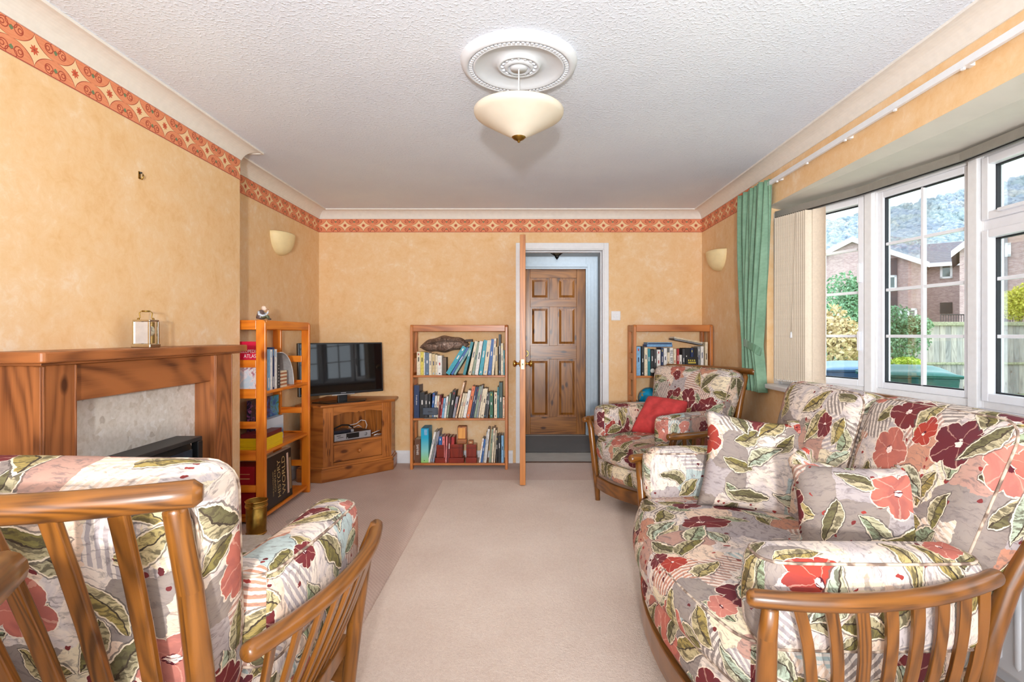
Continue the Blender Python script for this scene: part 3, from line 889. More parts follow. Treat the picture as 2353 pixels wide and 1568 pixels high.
for dx in (0, .012): m.tube([(q.x - .02 + dx, q.y, 1.97), (q.x - .02 + dx, q.y, 1.05)], .002, 6)
m.build('control_chain', RAILM, vb)
m = MB(); q, _ = along(1.62); m.box(q.x - .006, q.x + .006, q.y - .004, q.y + .004, 1.90, 1.975); m.build('vane_hanger', DARKMETAL, vb)

# ------------------------------------------------------------------ radiator
rad = empty('radiator', (1.60, 1.9, 0), 0, 'white ridged panel radiator under the bow window behind the sofa', 'radiator')
RADW = plain('radiator_enamel', (230, 230, 232), .35, var=.01)
mb = MB(); mb.box(-.02, .02, -1.0, 1.0, .08, .68); mb.build('panel', RADW, rad, bevel=.008)
rib = None
for k in range(29):
    y = -.94 + k * 1.88 / 28
    if rib is None:
        m = MB(); m.lathe([(.0001, -.27), (.012, -.255), (.013, 0), (.013, .0), (.012, .255), (.0001, .27)], 12)
        o = m.build('rib', RADW, rad); rib = o.data
    else:
        o = bpy.data.objects.new('rib', rib); COL.objects.link(o); o.parent = rad
    o.location = (-.019, y, .38); o.scale = (.7, 1, 1)
for y in (-.8, .8):
    m = MB(); m.box(.02, .052, y - .02, y + .02, .2, .6); m.build('bracket', RADW, rad)
for y in (-1.03, 1.03):
    m = MB(); m.tube([(0, y * .97, .10), (0, y, .10), (0, y, .0)], .008, 8); m.build('pipe', CHROME, rad)
# ------------------------------------------------------------------ cushions
def rbox(mb, hx, hy, hz, r, n=12, puff=(0, 0, 0), deform=None, m=0, uvo=None, uvrot=0):
    """rounded, puffed box about the origin with metre UVs"""
    uvo = uvo or (random.uniform(0, 20), random.uniform(0, 20))
    ss = []
    for i in range(n + 1):
        s = -1 + 2 * i / n
        ss.append(math.copysign(1 - (1 - abs(s)) ** 1.7, s) if s else 0)
    H = (hx, hy, hz)
    def pt(p):
        q = [p[k] * H[k] for k in range(3)]
        inn = [max(-(H[k] - r), min(H[k] - r, q[k])) for k in range(3)]
        d = Vector([q[k] - inn[k] for k in range(3)])
        if d.length > 1e-9:
            d = d.normalized() * r
        v = Vector([inn[k] + d[k] for k in range(3)])
        a = [v[k] / H[k] for k in range(3)]
        bx = (1 - a[1] ** 2) * (1 - a[2] ** 2); by = (1 - a[0] ** 2) * (1 - a[2] ** 2); bz = (1 - a[0] ** 2) * (1 - a[1] ** 2)
        w = Vector((v.x + math.copysign(puff[0], v.x) * bx * abs(a[0]), v.y + math.copysign(puff[1], v.y) * by * abs(a[1]),
                    v.z + math.copysign(puff[2], v.z) * max(0, bz) ** .7 * abs(a[2])))
        return deform(w) if deform else w
    c, s_ = math.cos(uvrot), math.sin(uvrot)
    for ax in range(3):
        for sg in (-1, 1):
            a1, a2 = [(1, 2), (2, 0), (0, 1)][ax]
            vs = []; us = []
            for i in range(n + 1):
                for j in range(n + 1):
                    p = [0, 0, 0]; p[ax] = sg; p[a1] = ss[i]; p[a2] = ss[j]
                    vs.append(pt(p))
                    # unfold the sides round the top so the print runs over the edges
                    X, Y = p[0] * hx, p[1] * hy; Z = (1 - p[2]) * hz
                    if ax == 0: u_, v_ = sg * (hx + Z), Y
                    elif ax == 1: u_, v_ = X, sg * (hy + Z)
                    else: u_, v_ = (X, Y) if sg > 0 else (X + 3.3, Y + 1.7)
                    us.append((u_ * c - v_ * s_ + uvo[0], u_ * s_ + v_ * c + uvo[1]))
            fs = []; uv = []
            for i in range(n):
                for j in range(n):
                    q = (i * (n + 1) + j, (i + 1) * (n + 1) + j, (i + 1) * (n + 1) + j + 1, i * (n + 1) + j + 1)
                    if sg < 0: q = tuple(reversed(q))
                    fs.append(q); uv.append([us[k] for k in q])
            mb.add(vs, fs, uv, m, True)
def rrect(hx, hy, r, z, k=6, deform=None):
    pts = []
    for cx, cy, a0 in ((hx - r, hy - r, 0), (-(hx - r), hy - r, PI / 2), (-(hx - r), -(hy - r), PI), (hx - r, -(hy - r), 1.5 * PI)):
        for i in range(k + 1):
            a = a0 + PI / 2 * i / k; pts.append(Vector((cx + r * math.cos(a), cy + r * math.sin(a), z)))
    out = []
    for i in range(len(pts)):
        a, b = pts[i], pts[(i + 1) % len(pts)]; L = (b - a).length; nn = max(1, int(L / .05))
        for t in range(nn): out.append(a.lerp(b, t / nn))
    out.append(out[0].copy())
    return [deform(p) if deform else p for p in out]
def cushion(name, parent, hx, hy, hz, r, M, puff=(0, 0, 0), deform=None, pipe=True, n=12, uvo=None, uvrot=0):
    mb = MB(); rbox(mb, hx, hy, hz, r, n, puff, deform, 0, uvo, uvrot)
    o = mb.build(name, FLORAL, parent, weld=True, smooth_all=True)
    o.matrix_local = M
    if pipe:
        for sg in (1, -1):
            p = MB(); k = r * .30
            p.tube(rrect(hx - k * .6, hy - k * .6, max(r, .02), sg * (hz - k), 5, deform), .0036, 6, caps=False)
            p.build('piping', PIPING, o)
    return o

# ------------------------------------------------------------------ bentwood seat: local front = -y
def make_seat(name, label, cat, group, af, ar, pw, rail, nback, narm, ncush, seed, alen=.67, az=.578, dz=-.005, fb=.07, bz=.668, pf=0.0):
    random.seed(seed)
    root = empty(name, (0, 0, 0), 0, label, cat, group)
    bow = .065
    def arm(s, t):
        x = lerp(af, ar, t) + bow * 4 * t * (1 - t) * .9
        return Vector((s * x, -.425 + t * alen, az + dz * t))
    for s in (-1, 1):
        N = 18
        pts = [arm(s, i / N) for i in range(N + 1)]
        rr = [.0205] * (N + 1)
        e0 = pts[0] - (pts[1] - pts[0]).normalized() * .010; e1 = pts[-1] + (pts[-1] - pts[-2]).normalized() * .010
        pts = [e0 - (pts[1] - pts[0]).normalized() * .006] + [e0] + pts + [e1] + [e1 + (e1 - pts[-1]).normalized() * .006]
        rr = [.011, .018] + rr + [.018, .011]
        m = MB(); m.tube(pts, rr, 14); m.build('arm_rail', W_ERCOL, root)
        # front post
        top = arm(s, .055); 
        pp = [(s * (af - .075), -.365, 0), (s * (af - .070), -.368, .10), (s * (af - .052), -.378, .30), (s * (af - .018), top.y + .006, .52), (top.x, top.y, .598)]
        m = MB(); m.tube(pp, [.017, .021, .024, .021, .017], 14); m.build('front_post', W_ERCOL, root)
        # arm spindles
        for k in range(narm):
            t = lerp(.15, .93, k / (narm - 1))
            a = arm(s, t); b = Vector((s * (af - .085 - .02 * t), -.33 + t * alen * .78, .235))
            mid = a.lerp(b, .5) + Vector((s * .012, .012, 0))
            a = a - Vector((0, 0, .012)); cc = mid * 2 - (a + b) * .5
            m = MB(); m.strip([b * (1 - q) ** 2 + cc * 2 * q * (1 - q) + a * q ** 2 for q in [j / 8 for j in range(9)]],
                              .026, .012, (0, 1, 0)); m.build('arm_spindle', W_ERCOL, root, bevel=.002)
        # back post / rear leg
        m = MB()
        m.tube([(s * (pw - .035), .36 - pf, 0), (s * (pw - .035), .315 - pf, .16), (s * (pw - .03), .285 - pf, .30), (s * (pw - .020), .303 - pf * .95, .45), (s * (pw - .012), .325 - pf * .8, .58), (s * (pw - .005), .362 - pf * .35, .75), (s * pw, .405, .90), (s * pw, .408, .912)],
                [.018, .022, .024, .0235, .023, .021, .019, .013], 14); m.build('back_post', W_ERCOL, root)
        # side rail
        m = MB(); m.strip([(s * (af - .08), -.37, .235), (s * (af - .07), -.1, .235), (s * (pw - .03), .29, .235)], .05, .022, (0, 0, 1)); m.build('side_rail', W_ERCOL, root, bevel=.003)
    # bowed front rail
    m = MB(); pts = []
    for i in range(13):
        u = -1 + 2 * i / 12; pts.append((u * (af - .075), -.372 - fb * (1 - u * u), .145))
    m.strip(pts, .085, .024, (0, 0, 1)); m.build('front_rail', W_ERCOL, root, bevel=.004)
    m = MB(); m.box(-(pw - .03), pw - .03, .275, .30, .20, .28); m.build('back_rail_lower', W_ERCOL, root, bevel=.003)
    # top rail of the back
    def top(u): return Vector((u * rail, .43 + .10 * (1 - u * u), .936 - .004 * (1 - u * u)))
    N = 20; pts = [top(-1 + 2 * i / N) for i in range(N + 1)]
    d0 = (pts[0] - pts[1]).normalized(); d1 = (pts[-1] - pts[-2]).normalized()
    pts = [pts[0] + d0 * .012] + pts + [pts[-1] + d1 * .012]
    m = MB(); m.tube(pts, [.013] + [.0225] * (N + 1) + [.013], 14); m.build('top_rail', W_ERCOL, root)
    # back spindles
    for k in range(nback):
        u = lerp(-.76, .76, k / (nback - 1))
        a = top(u); b = Vector((u * rail * .82, .288, .26)); mid = a.lerp(b, .5) + Vector((0, -.012, 0))
        a = a - Vector((0, 0, .012)); cc = mid * 2 - (a + b) * .5
        m = MB(); m.strip([b * (1 - q) ** 2 + cc * 2 * q * (1 - q) + a * q ** 2 for q in [j / 6 for j in range(7)]], .030, .014, (1, 0, 0)); m.build('back_spindle', W_ERCOL, root, bevel=.003)
    # upholstery
    hw = af - .095
    def front_bow(p):
        q = p.copy()
        if q.y < 0: q.y -= fb * (1 - min(1, abs(q.x) / (hw + .02)) ** 2) * min(1, -q.y / .3)
        else: q.x *= 1 - .24 * q.y / .33
        return q
    cushion('seat_base', root, hw, .335, .062, .03, Matrix.Translation((0, -.045, .262)), (0, .012, 0), front_bow, False)
    cushion('seat_cushion', root, hw + .015, .345, .08, .06, Matrix.Translation((0, -.055, .395)), (.01, .02, .028), front_bow, True, 14)
    # arm pads
    for s in (-1, 1):
        def curve(p, s=s):
            return Vector((p.x + s * (.02 - .16 * p.y * p.y) * 1.0 - s * .03 * max(0, p.y) , p.y, p.z - .02 * max(0, p.y)))
        o = cushion('arm_pad', root, .068, .265, .112, .045, Matrix.Translation((s * (af - .115), -.125, .572)), (.012, .01, .006), curve, True, 12)
    # back cushions
    cw = (pw + .035) / ncush
    for k in range(ncush):
        cx = -(pw + .035) + cw * (2 * k + 1)
        tilt = math.radians(-16)
        Mx = Matrix.Translation((cx, .245, bz)) @ Matrix.Rotation(tilt, 4, 'X') @ Matrix.Rotation(PI / 2, 4, 'X')
        def tp(p, k=k, cw=cw):
            q = p.copy(); t = (.285 - p.y) / .57
            for sd in ((-1, 1) if ncush == 1 else ((-1,) if k == 0 else (1,))):
                w = max(0, sd * p.x / cw); q.x -= sd * .085 * t * w
            return q
        cushion('back_cushion', root, cw - .004, .285, .082, .06, Mx, (.006, .012, .035), tp, True, 14)
    return root

chair = make_seat('armchair', 'floral cushioned bentwood armchair seen from behind in the left foreground', 'armchair', 'floral bentwood armchairs',
                  .395, .37, .335, .385, 8, 8, 1, 11)
chair.location = (-.89, 1.30, 0); chair.rotation_euler = (0, 0, PI - math.radians(3))
chair2 = copy_tree(chair)
chair2.location = (1.01, 3.735, 0); chair2.rotation_euler = (0, 0, math.radians(-57))
chair2['label'] = 'floral cushioned bentwood armchair in the far right corner with a red cushion on it'
chair3 = copy_tree(chair)
chair3.location = (-.99, .185, 0); chair3.rotation_euler = (0, 0, math.radians(-90))
chair3['label'] = 'bentwood armchair at the left edge of which only the rail end shows'
sofa = make_seat('sofa', 'two seat floral sofa with slatted bentwood arms standing below the bow window', 'sofa', None,
                 .655, .60, .545, .60, 14, 8, 2, 23, .575, .612, .02, .11, .70, .10)
sofa.location = (.93, 1.82, 0); sofa.rotation_euler = (0, 0, math.radians(-90))

# ------------------------------------------------------------------ scatter cushions
def pillow(name, size, thick, mat, M, label, cat='cushion', group=None, knots=(), ripple=.0, uvo=(0, 0), seed=1):
    random.seed(seed)
    mb = MB(); n = 26; h = size / 2
    for sg in (1, -1):
        vs = []; us = []
        for i in range(n + 1):
            for j in range(n + 1):
                u = -1 + 2 * i / n; v = -1 + 2 * j / n
                pin = 1 - .11 * ((1 - v * v) * abs(u) ** 3); pin2 = 1 - .11 * ((1 - u * u) * abs(v) ** 3)
                x = u * h * pin; y = v * h * pin2
                z = thick / 2 * (max(0, (1 - u ** 4) * (1 - v ** 4))) ** .55
                z += ripple * math.sin(u * 7 + v * 3 + seed) * math.cos(v * 5 - u * 2) * (1 - u * u) * (1 - v * v)
                vs.append((x, y, sg * z)); us.append((u * h + uvo[0] + (0 if sg > 0 else 4), v * h + uvo[1]))
        fs = []; uv = []
        for i in range(n):
            for j in range(n):
                q = (i * (n + 1) + j, (i + 1) * (n + 1) + j, (i + 1) * (n + 1) + j + 1, i * (n + 1) + j + 1)
                if sg < 0: q = tuple(reversed(q))
                fs.append(q); uv.append([us[k] for k in q])
        mb.add(vs, fs, uv, 0, True)
    o = mb.build(name, mat, weld=True, smooth_all=True); o.matrix_world = M
    tag(o, label, cat, group)
    for (cx, cy) in knots:
        k = MB(); D = Matrix.Translation((cx * h * .93, cy * h * .93, 0)) @ Matrix.Rotation(math.atan2(cy, cx), 4, 'Z') @ Matrix.Rotation(PI / 2, 4, 'Y')
        k.lathe([(.0001, -.07), (.062, -.045), (.042, -.014), (.022, 0), (.030, .014), (.046, .030), (.038, .048), (.0001, .056)], 14, 0, D)
        c = k.build('knot', mat, o, smooth_all=True)
    return o
def basis(origin, xdir, ydir):
    x = Vector(xdir).normalized(); y = Vector(ydir); y = (y - x * y.dot(x)).normalized(); z = x.cross(y)
    return Matrix(((x.x, y.x, z.x, origin[0]), (x.y, y.y, z.y, origin[1]), (x.z, y.z, z.z, origin[2]), (0, 0, 0, 1)))
# leaning against the far arm and back of the sofa
pillow('scatter_cushion', .40, .15, FLORAL, basis((.93, 2.16, .66), (.93, -.32, -.10), (.10, .22, .97)),
       'square floral scatter cushion leaning at the far end of the sofa', 'cushion', 'floral scatter cushions on the sofa', knots=((1, 1),), uvo=(2.2, 7.1), seed=3)
pillow('scatter_cushion', .37, .19, FLORAL, basis((.99, 1.56, .63), (.80, -.55, .10), (.30, .30, .90)),
       'floral scatter cushion with a knotted top corner at the near end of the sofa', 'cushion', 'floral scatter cushions on the sofa', knots=((-.75, .98), (.98, .98)), uvo=(5.4, 1.3), seed=5)
pillow('red_cushion', .34, .17, REDCLOTH, basis((.98, 3.80, .60), (.66, -.56, -.05), (.45, .46, .62)),
       'plain red scatter cushion lying on the far armchair', 'cushion', None, ripple=.014, seed=8)
# ------------------------------------------------------------------ ceiling rose and pendant
RX, RY = -.022, 2.25
rose = empty('ceiling_rose', (RX, RY, ZC), 0, 'white plaster ceiling rose with a beaded rim around the pendant', 'ceiling rose')
mb = MB()
pr = [(.0001, -.030), (.034, -.030), (.036, -.022), (.044, -.022), (.050, -.030), (.060, -.022), (.066, -.014), (.074, -.014), (.080, -.024), (.088, -.022), (.094, -.010),
      (.12, -.008), (.15, -.012), (.175, -.022), (.186, -.030), (.192, -.030), (.194, -.024), (.212, -.024), (.214, -.030), (.222, -.032), (.234, -.026), (.242, -.014), (.246, -.004), (.247, 0)]
ROSEW = plain('rose_paint', (222, 225, 232), .5, var=.01)
mb.lathe(pr, 72); mb.build('rose_disc', ROSEW, rose, smooth_all=True)
mb = MB()
for k in range(72):
    a = 2 * PI * k / 72
    mb.box(.196, .210, -.0055, .0055, -.032, -.022, M=Matrix.Rotation(a, 4, 'Z'))
o = mb.build('bead_ring', ROSEW, rose, bevel=.0015); o['kind'] = 'stuff'
for k in range(16):
    a = 2 * PI * k / 16
    mb = MB(); mb.sphere((.070, 0, -.018), .0085, 10, 0, .8, Matrix.Rotation(a, 4, 'Z')); mb.build('petal', ROSEW, rose)
pl = empty('pendant_lamp', (RX, RY, 0), 0, 'cream glass cone pendant lamp hanging from the ceiling rose', 'lamp')
mb = MB(); mb.tube([(0, 0, 2.315), (0, 0, 2.08)], .0035, 8); mb.build('cord', WHITE, pl)
prof = []
for i in range(15):
    t = i / 14
    prof.append((lerp(.030, .178, t), 2.028 + .086 * t ** 1.04))
prof += [(.186, 2.121), (.190, 2.130), (.1905, 2.138), (.187, 2.142), (.182, 2.136)]
prof += [(lerp(.180, .028, t / 10), 2.128 - .094 * (t / 10) ** .95) for t in range(11)]
mb = MB(); mb.lathe(prof, 56)
def shade_mat():
    g = G('opal_glass_shade'); n = g.noise(g.oc(), 12, 2)
    g.set(Base_Color=g.ramp(n, [(.3, lin((214, 203, 186))), (.7, lin((220, 210, 194)))]), Roughness=.38)
    return g.m
mb.build('lamp_shade', shade_mat(), pl, smooth_all=True)
mb = MB(); mb.lathe([(.0001, 2.004), (.005, 2.006), (.006, 2.011), (.010, 2.014), (.022, 2.020), (.030, 2.028), (.031, 2.034), (.0001, 2.036)], 24); mb.build('finial', BRASSOLD, pl, smooth_all=True)
mb = MB(); mb.tube([(0, 0, 2.03), (0, 0, 2.10)], .012, 10); mb.build('lamp_holder', WHITE, pl)

# ------------------------------------------------------------------ wall lights: half bowls
def sconce(loc, rz, label):
    r = empty('wall_light', loc, rz, label, 'wall light', 'half bowl wall lights')
    prof = []
    for i in range(13):
        a = PI / 2 * i / 12; prof.append((.155 * math.sin(a) ** .8 + .0005, -.165 + .165 * (1 - math.cos(a)) ** .9))
    inner = [(max(.0005, rr - .006), z + .005) for rr, z in reversed(prof)]
    mb = MB(); M = Matrix.Diagonal((.68, 1, 1, 1))
    mb.lathe(prof + inner, 28, 0, M, True, -PI / 2, PI / 2); mb.build('bowl', SCONCE, r, smooth_all=True)
    mb = MB(); mb.box(.0, .012, -.05, .05, -.12, -.01); mb.build('back_plate', WHITE, r, bevel=.003)
    mb = MB(); mb.tube([(.04, 0, -.12), (.04, 0, -.03)], .012, 10); mb.build('bulb_holder', WHITE, r)
    return r
sconce((XL, 4.14, 1.975), 0, 'cream half bowl wall light on the alcove wall above the tall bookcase')
sconce((XR, 4.49, 1.895), PI, 'cream half bowl wall light beside the green curtain')
# ------------------------------------------------------------------ fireplace
random.seed(5)
fp = empty('fire_surround', (XC, 2.345, 0), 0, 'stained pine fire surround with a mantel shelf on the chimney breast', 'fireplace')
mb = MB()
n0, n1 = -.640, .650
mb.prism([(0, n0), (.195, n0), (.205, n0 + .01), (.205, n1 - .03), (.175, n1), (0, n1)], 1.098, 1.135)
mb.build('mantel_shelf', W_MANTEL, fp, bevel=.006)
mb = MB(); mb.box(0, .172, n0 + .03, n1 - .03, 1.088, 1.098); mb.build('shelf_moulding', W_MANTEL, fp, bevel=.003)
for a, b in ((-.585, -.445), (.405, .565)):
    leg = MB(); leg.box(0, .150, a, b, 0, 1.088, grain=2); L = leg.build('leg', W_MANTEL, fp, bevel=.004)
    m = MB(); m.box(.150, .154, a + .003, a + .011, .14, 1.085); m.box(.150, .154, b - .011, b - .003, .14, 1.085); m.box(.125, .150, a - .004, a, .14, 1.085); m.build('fluting', W_MANTEL, L, bevel=.003)
    m = MB(); m.box(0, .162, a - .008, b + .008, 0, .13); m.build('plinth_block', W_MANTEL, L, bevel=.004)
mb = MB(); mb.box(.02, .130, -.445, .405, .95, 1.088); mb.build('lintel', W_MANTEL, fp, bevel=.006)
mb = MB(); mb.box(.0, .045, -.445, .405, 0.035, .95); mb.build('marble_panel', MARBLE, fp)
hb = MB(); hb.box(XC, -1.385, 1.66, 3.045, 0, .045)
tag(hb.build('hearth_slab', MARBLE, bevel=.006), 'pale grey marble hearth slab on the floor in front of the fireplace', 'hearth')
gf = empty('gas_fire', (XC + .045, 2.335, .045), 0, 'black box heater standing in the fireplace opening', 'heater')
mb = MB()
mb.prism([(0, 0), (.125, 0), (.125, .50), (.06, .645), (0, .645)], -.265, .265, M=Matrix(((1, 0, 0, 0), (0, 0, 1, 0), (0, 1, 0, 0), (0, 0, 0, 1)))); mb.build('heater_body', DARKMETAL, gf, bevel=.006)
mb = MB(); mb.box(.0, .128, -.27, .27, .630, .650); mb.build('top_plate', DARKMETAL, gf, bevel=.004)
mb = MB(); mb.box(.118, .122, -.225, .20, .50, .60); mb.build('glass_front', plain('blue_black_glass', (40, 52, 66), .12), gf)
mb = MB(); mb.box(.10, .160, -.27, .27, .44, .50); mb.build('control_bar', BLACK, gf, bevel=.005)
for y in (.17, .22):
    mb = MB(); mb.lathe([(.0001, .012), (.016, .012), (.018, 0)], 14, 0, Matrix.Translation((.160, y, .47)) @ Matrix.Rotation(PI / 2, 4, 'Y')); mb.build('control_knob', BLACK, gf)
mb = MB(); mb.box(.10, .135, .225, .262, .50, .632); mb.build('side_pillar', BLACK, gf, bevel=.004)

# carriage clock
ck = empty('carriage_clock', (-1.645, 2.31, 1.135), math.radians(0), 'brass and glass carriage clock standing on the mantel shelf', 'clock')
GOLD = plain('pale_brass', (216, 208, 186), .2, 1.0, .03)
mb = MB(); mb.box(-.042, .042, -.034, .034, 0, .016); mb.build('base', GOLD, ck, bevel=.003)
mb = MB(); mb.box(-.038, .038, -.031, .031, .113, .121); mb.build('top', GOLD, ck, bevel=.003)
for sx in (-1, 1):
    for sy in (-1, 1):
        mb = MB(); mb.box(sx * .034 - .004, sx * .034 + .004, sy * .027 - .004, sy * .027 + .004, .016, .113); mb.build('pillar', GOLD, ck, bevel=.001)
mb = MB(); mb.box(-.030, .030, -.0265, -.0245, .018, .111); mb.build('side_panel', plain('silvered_panel', (222, 226, 234), .15, .6), ck)
mb = MB(); mb.box(-.028, .022, -.0235, .024, .018, .111); mb.build('movement', plain('bronze_movement', (150, 124, 74), .4, .7), ck)
mb = MB(); mb.lathe([(.0001, .003), (.021, .003), (.021, 0)], 24, 0, Matrix.Translation((.022, 0, .072)) @ Matrix.Rotation(PI / 2, 4, 'Y')); d = mb.build('dial', plain('cream_dial', (236, 226, 200), .5), ck)
mb = MB(); mb.box(.0255, .0265, -.001, .001, .072, .088); mb.box(.0255, .0265, 0, .012, .071, .073); mb.build('hands', BLACK, d)
mb = MB(); mb.tube([(-.024, -.012, .125), (-.018, -.010, .130), (-.021, -.010, .150), (-.014, -.008, .158), (.014, .008, .158), (.021, .010, .150), (.018, .010, .130), (.024, .012, .125)], .0022, 8)
mb.tube([(-.012, -.007, .158), (.012, .007, .158)], .0038, 8)
for s in (-1, 1): mb.sphere((s * .024, s * .012, .124), .005, 10)
mb.build('handle', BRASSOLD, ck)

# brass waste bin beside the tall bookcase
bn = empty('brass_bin', (-1.60, 3.175, 0), 0, 'cylindrical brass bin with banded rim beside the tall bookcase', 'bin')
mb = MB(); mb.lathe([(.0001, 0), (.052, 0), (.054, .004), (.060, .20), (.058, .20), (.051, .006), (.0001, .006)], 28); mb.build('bin_body', BRASSOLD, bn, smooth_all=True)
for z, r in ((.20, .061), (.175, .060), (.168, .060), (.01, .055)):
    mb = MB(); mb.tube([(r * math.cos(2 * PI * k / 28), r * math.sin(2 * PI * k / 28), z) for k in range(29)], .003, 6, caps=False); mb.build('band', BRASS, bn)

# ------------------------------------------------------------------ corner TV unit
tv = empty('tv_cabinet', (-1.385, 4.468, 0), math.radians(43.5), 'knotty pine corner cabinet carrying the television', 'cabinet')
foot = [(-.322, 0), (.322, 0), (.452, .165), (.452, .19), (.0, .635), (-.452, .19), (-.452, .165)]
def inset(p, k): return [(x * k, (y - .2) * k + .2) for x, y in p]
mb = MB(); mb.prism(inset(foot, 1.0), 0, .105); mb.build('plinth', W_KNOTTY, tv, bevel=.006)
mb = MB(); mb.prism(inset(foot, .975), .105, .122); mb.build('plinth_moulding', W_KNOTTY, tv, bevel=.004)
b_ = inset(foot, .95)
fy = b_[0][1]
mb = MB(); t = .018
mb.prism([b_[1], b_[2], (b_[2][0] - .02, b_[2][1] + .012), (b_[1][0] - .02, b_[1][1] + .012)], .122, .600); mb.build('side_panel', W_KNOTTY, tv)
mb = MB(); mb.prism([b_[6], b_[0], (b_[0][0] + .02, b_[0][1] + .012), (b_[6][0] + .02, b_[6][1] + .012)], .122, .600); mb.build('side_panel', W_KNOTTY, tv)
xa, xb = b_[0][0], b_[1][0]
for a, b in ((xa, xa + .088), (xb - .088, xb)):
    mb = MB(); mb.box(a, b, fy, fy + .02, .122, .60, grain=2); st = mb.build('stile', W_KNOTTY, tv, bevel=.003)
    m = MB()
    for q in (.3, .5, .7): m.box(lerp(a, b, q) - .005, lerp(a, b, q) + .005, fy - .003, fy, .16, .56)
    m.build('fluting', W_KNOTTY, st, bevel=.0015)
oa, ob = xa + .088, xb - .088
mb = MB(); mb.box(oa, ob, fy + .001, fy + .019, .122, .145); mb.build('bottom_rail', W_KNOTTY, tv)
ap = [(oa, .600), (oa, .525)]
for i in range(1, 40):
    u = i / 40; ap.append((lerp(oa, ob, u), .528 + .018 * math.sin(u * PI) ** .5 + .009 * math.cos((u - .5) * 4 * PI) * -1 * math.sin(u * PI) + .012 * math.exp(-((u - .5) / .025) ** 2)))
ap += [(ob, .525), (ob, .600)]
mb = MB(); mb.prism(list(reversed(ap)), 0, .016, M=Matrix(((1, 0, 0, 0), (0, 0, 1, fy + .002), (0, 1, 0, 0), (0, 0, 0, 1)))); mb.build('scalloped_apron', W_KNOTTY, tv)
mb = MB(); mb.prism([(oa - .02, fy + .004), (ob + .02, fy + .004), (b_[2][0] - .05, .19), (.05, .57), (-.05, .57), (b_[6][0] + .05, .19)], .288, .308); mb.build('shelf', W_KNOTTY, tv)
for k in range(7):
    a = lerp(-.395, .395, k / 7); b = lerp(-.395, .395, (k + 1) / 7) - .003
    m = MB(); m.box(a, b, .235, .245, .31, .60, grain=2); m.build('back_board', W_KNOTTY, tv, bevel=.002)
dr = MB(); dr.box(oa + .003, ob - .003, fy + .002, fy + .02, .148, .286); dr = dr.build('drawer', W_KNOTTY, tv, bevel=.003)
mb = MB(); mb.lathe([(.0001, .030), (.012, .028), (.017, .020), (.014, .012), (.008, .006), (.011, 0)], 18, 0, Matrix.Translation((0, fy + .002, .22)) @ Matrix.Rotation(PI / 2, 4, 'X')); mb.build('knob', W_DOOREDGE, dr, smooth_all=True)
mb = MB(); mb.prism([(x * 1.03, (y - .2) * 1.03 + .2) for x, y in foot if True], .600, .624); mb.build('top', W_KNOTTY, tv, bevel=.008)

def in_tv(x, y, z, rz=0): return Matrix.Translation((-1.385, 4.468, 0)) @ Matrix.Rotation(math.radians(43.5), 4, 'Z') @ Matrix.Translation((x, y, z)) @ Matrix.Rotation(rz, 4, 'Z')
tvo = empty('television', (0, 0, 0), 0, 'black flat screen television on the corner cabinet', 'television')
tvo.matrix_world = in_tv(-.085, .13, .624, math.radians(-2))
mb = MB(); mb.box(-.365, .365, -.012, .03, .065, .500); mb.build('housing', BLACK, tvo, bevel=.004)
def screen():
    g = G('tv_screen'); n = g.noise(g.oc(), 300, 1)
    g.set(Base_Color=g.ramp(n, [(.4, (.003, .003, .004)), (.7, (.009, .009, .010))]), Roughness=.035)
    g.b.inputs['Specular IOR Level'].default_value = .45
    return g.m
mb = MB(); mb.box(-.352, .352, -.0132, -.012, .085, .488); mb.build('screen', screen(), tvo)
mb = MB(); mb.box(-.10, .10, -.015, -.012, .058, .066); mb.build('chrome_strip', CHROME, tvo)
mb = MB(); mb.box(-.022, .022, -.0136, -.0132, .074, .078); mb.build('maker_mark', SILVERP, tvo)
mb = MB(); mb.box(-.04, .04, 0, .025, .006, .068); mb.build('neck', BLACK, tvo, bevel=.003)
mb = MB(); mb.prism([(-.24, .06), (-.16, -.09), (.16, -.09), (.24, .06), (.14, .10), (-.14, .10)], 0, .007); mb.build('stand_base', plain('gloss_black', (18, 18, 20), .1), tvo, bevel=.002)

for nm_ in ('housing', 'screen', 'chrome_strip', 'maker_mark'):
    for ch in tvo.children:
        if ch.name.startswith(nm_): ch.matrix_local = Matrix.Translation((0, 0, .06)) @ Matrix.Rotation(math.radians(-3.2), 4, 'X') @ Matrix.Translation((0, 0, -.06))
sb = empty('set_top_box', (0, 0, 0), 0, 'silver fronted set top box on the shelf of the corner cabinet', 'electronics')
sb.matrix_world = in_tv(-.035, fy + .035, .308, math.radians(2))
mb = MB(); mb.box(-.165, .165, .004, .20, .006, .058); mb.build('case', DARKMETAL, sb, bevel=.002)
mb = MB(); mb.box(-.165, .165, 0, .004, .004, .060); mb.build('front_panel', SILVERP, sb)
mb = MB(); mb.box(-.06, .055, -.001, 0, .014, .056); mb.build('display', BLACK, sb)
mb = MB(); mb.lathe([(.0001, .002), (.016, .002), (.016, 0)], 20, 0, Matrix.Translation((.115, 0, .034)) @ Matrix.Rotation(PI / 2, 4, 'X')); mb.build('dial_pad', plain('grey_pad', (140, 140, 145), .5), sb)
mb = MB(); mb.box(-.145, -.11, -.0008, 0, .043, .048); mb.box(-.135, -.085, -.0008, 0, .028, .032); mb.build('print', DARKMETAL, sb)
mb = MB(); mb.lathe([(.0001, .001), (.004, .001), (.004, 0)], 10, 0, Matrix.Translation((-.05, -.001, .02)) @ Matrix.Rotation(PI / 2, 4, 'X')); mb.build('standby_light', WHITE, sb)
for x in (-.14, .14):
    mb = MB(); mb.box(x - .01, x + .01, .02, .17, 0, .006); mb.build('foot', BLACK, sb)
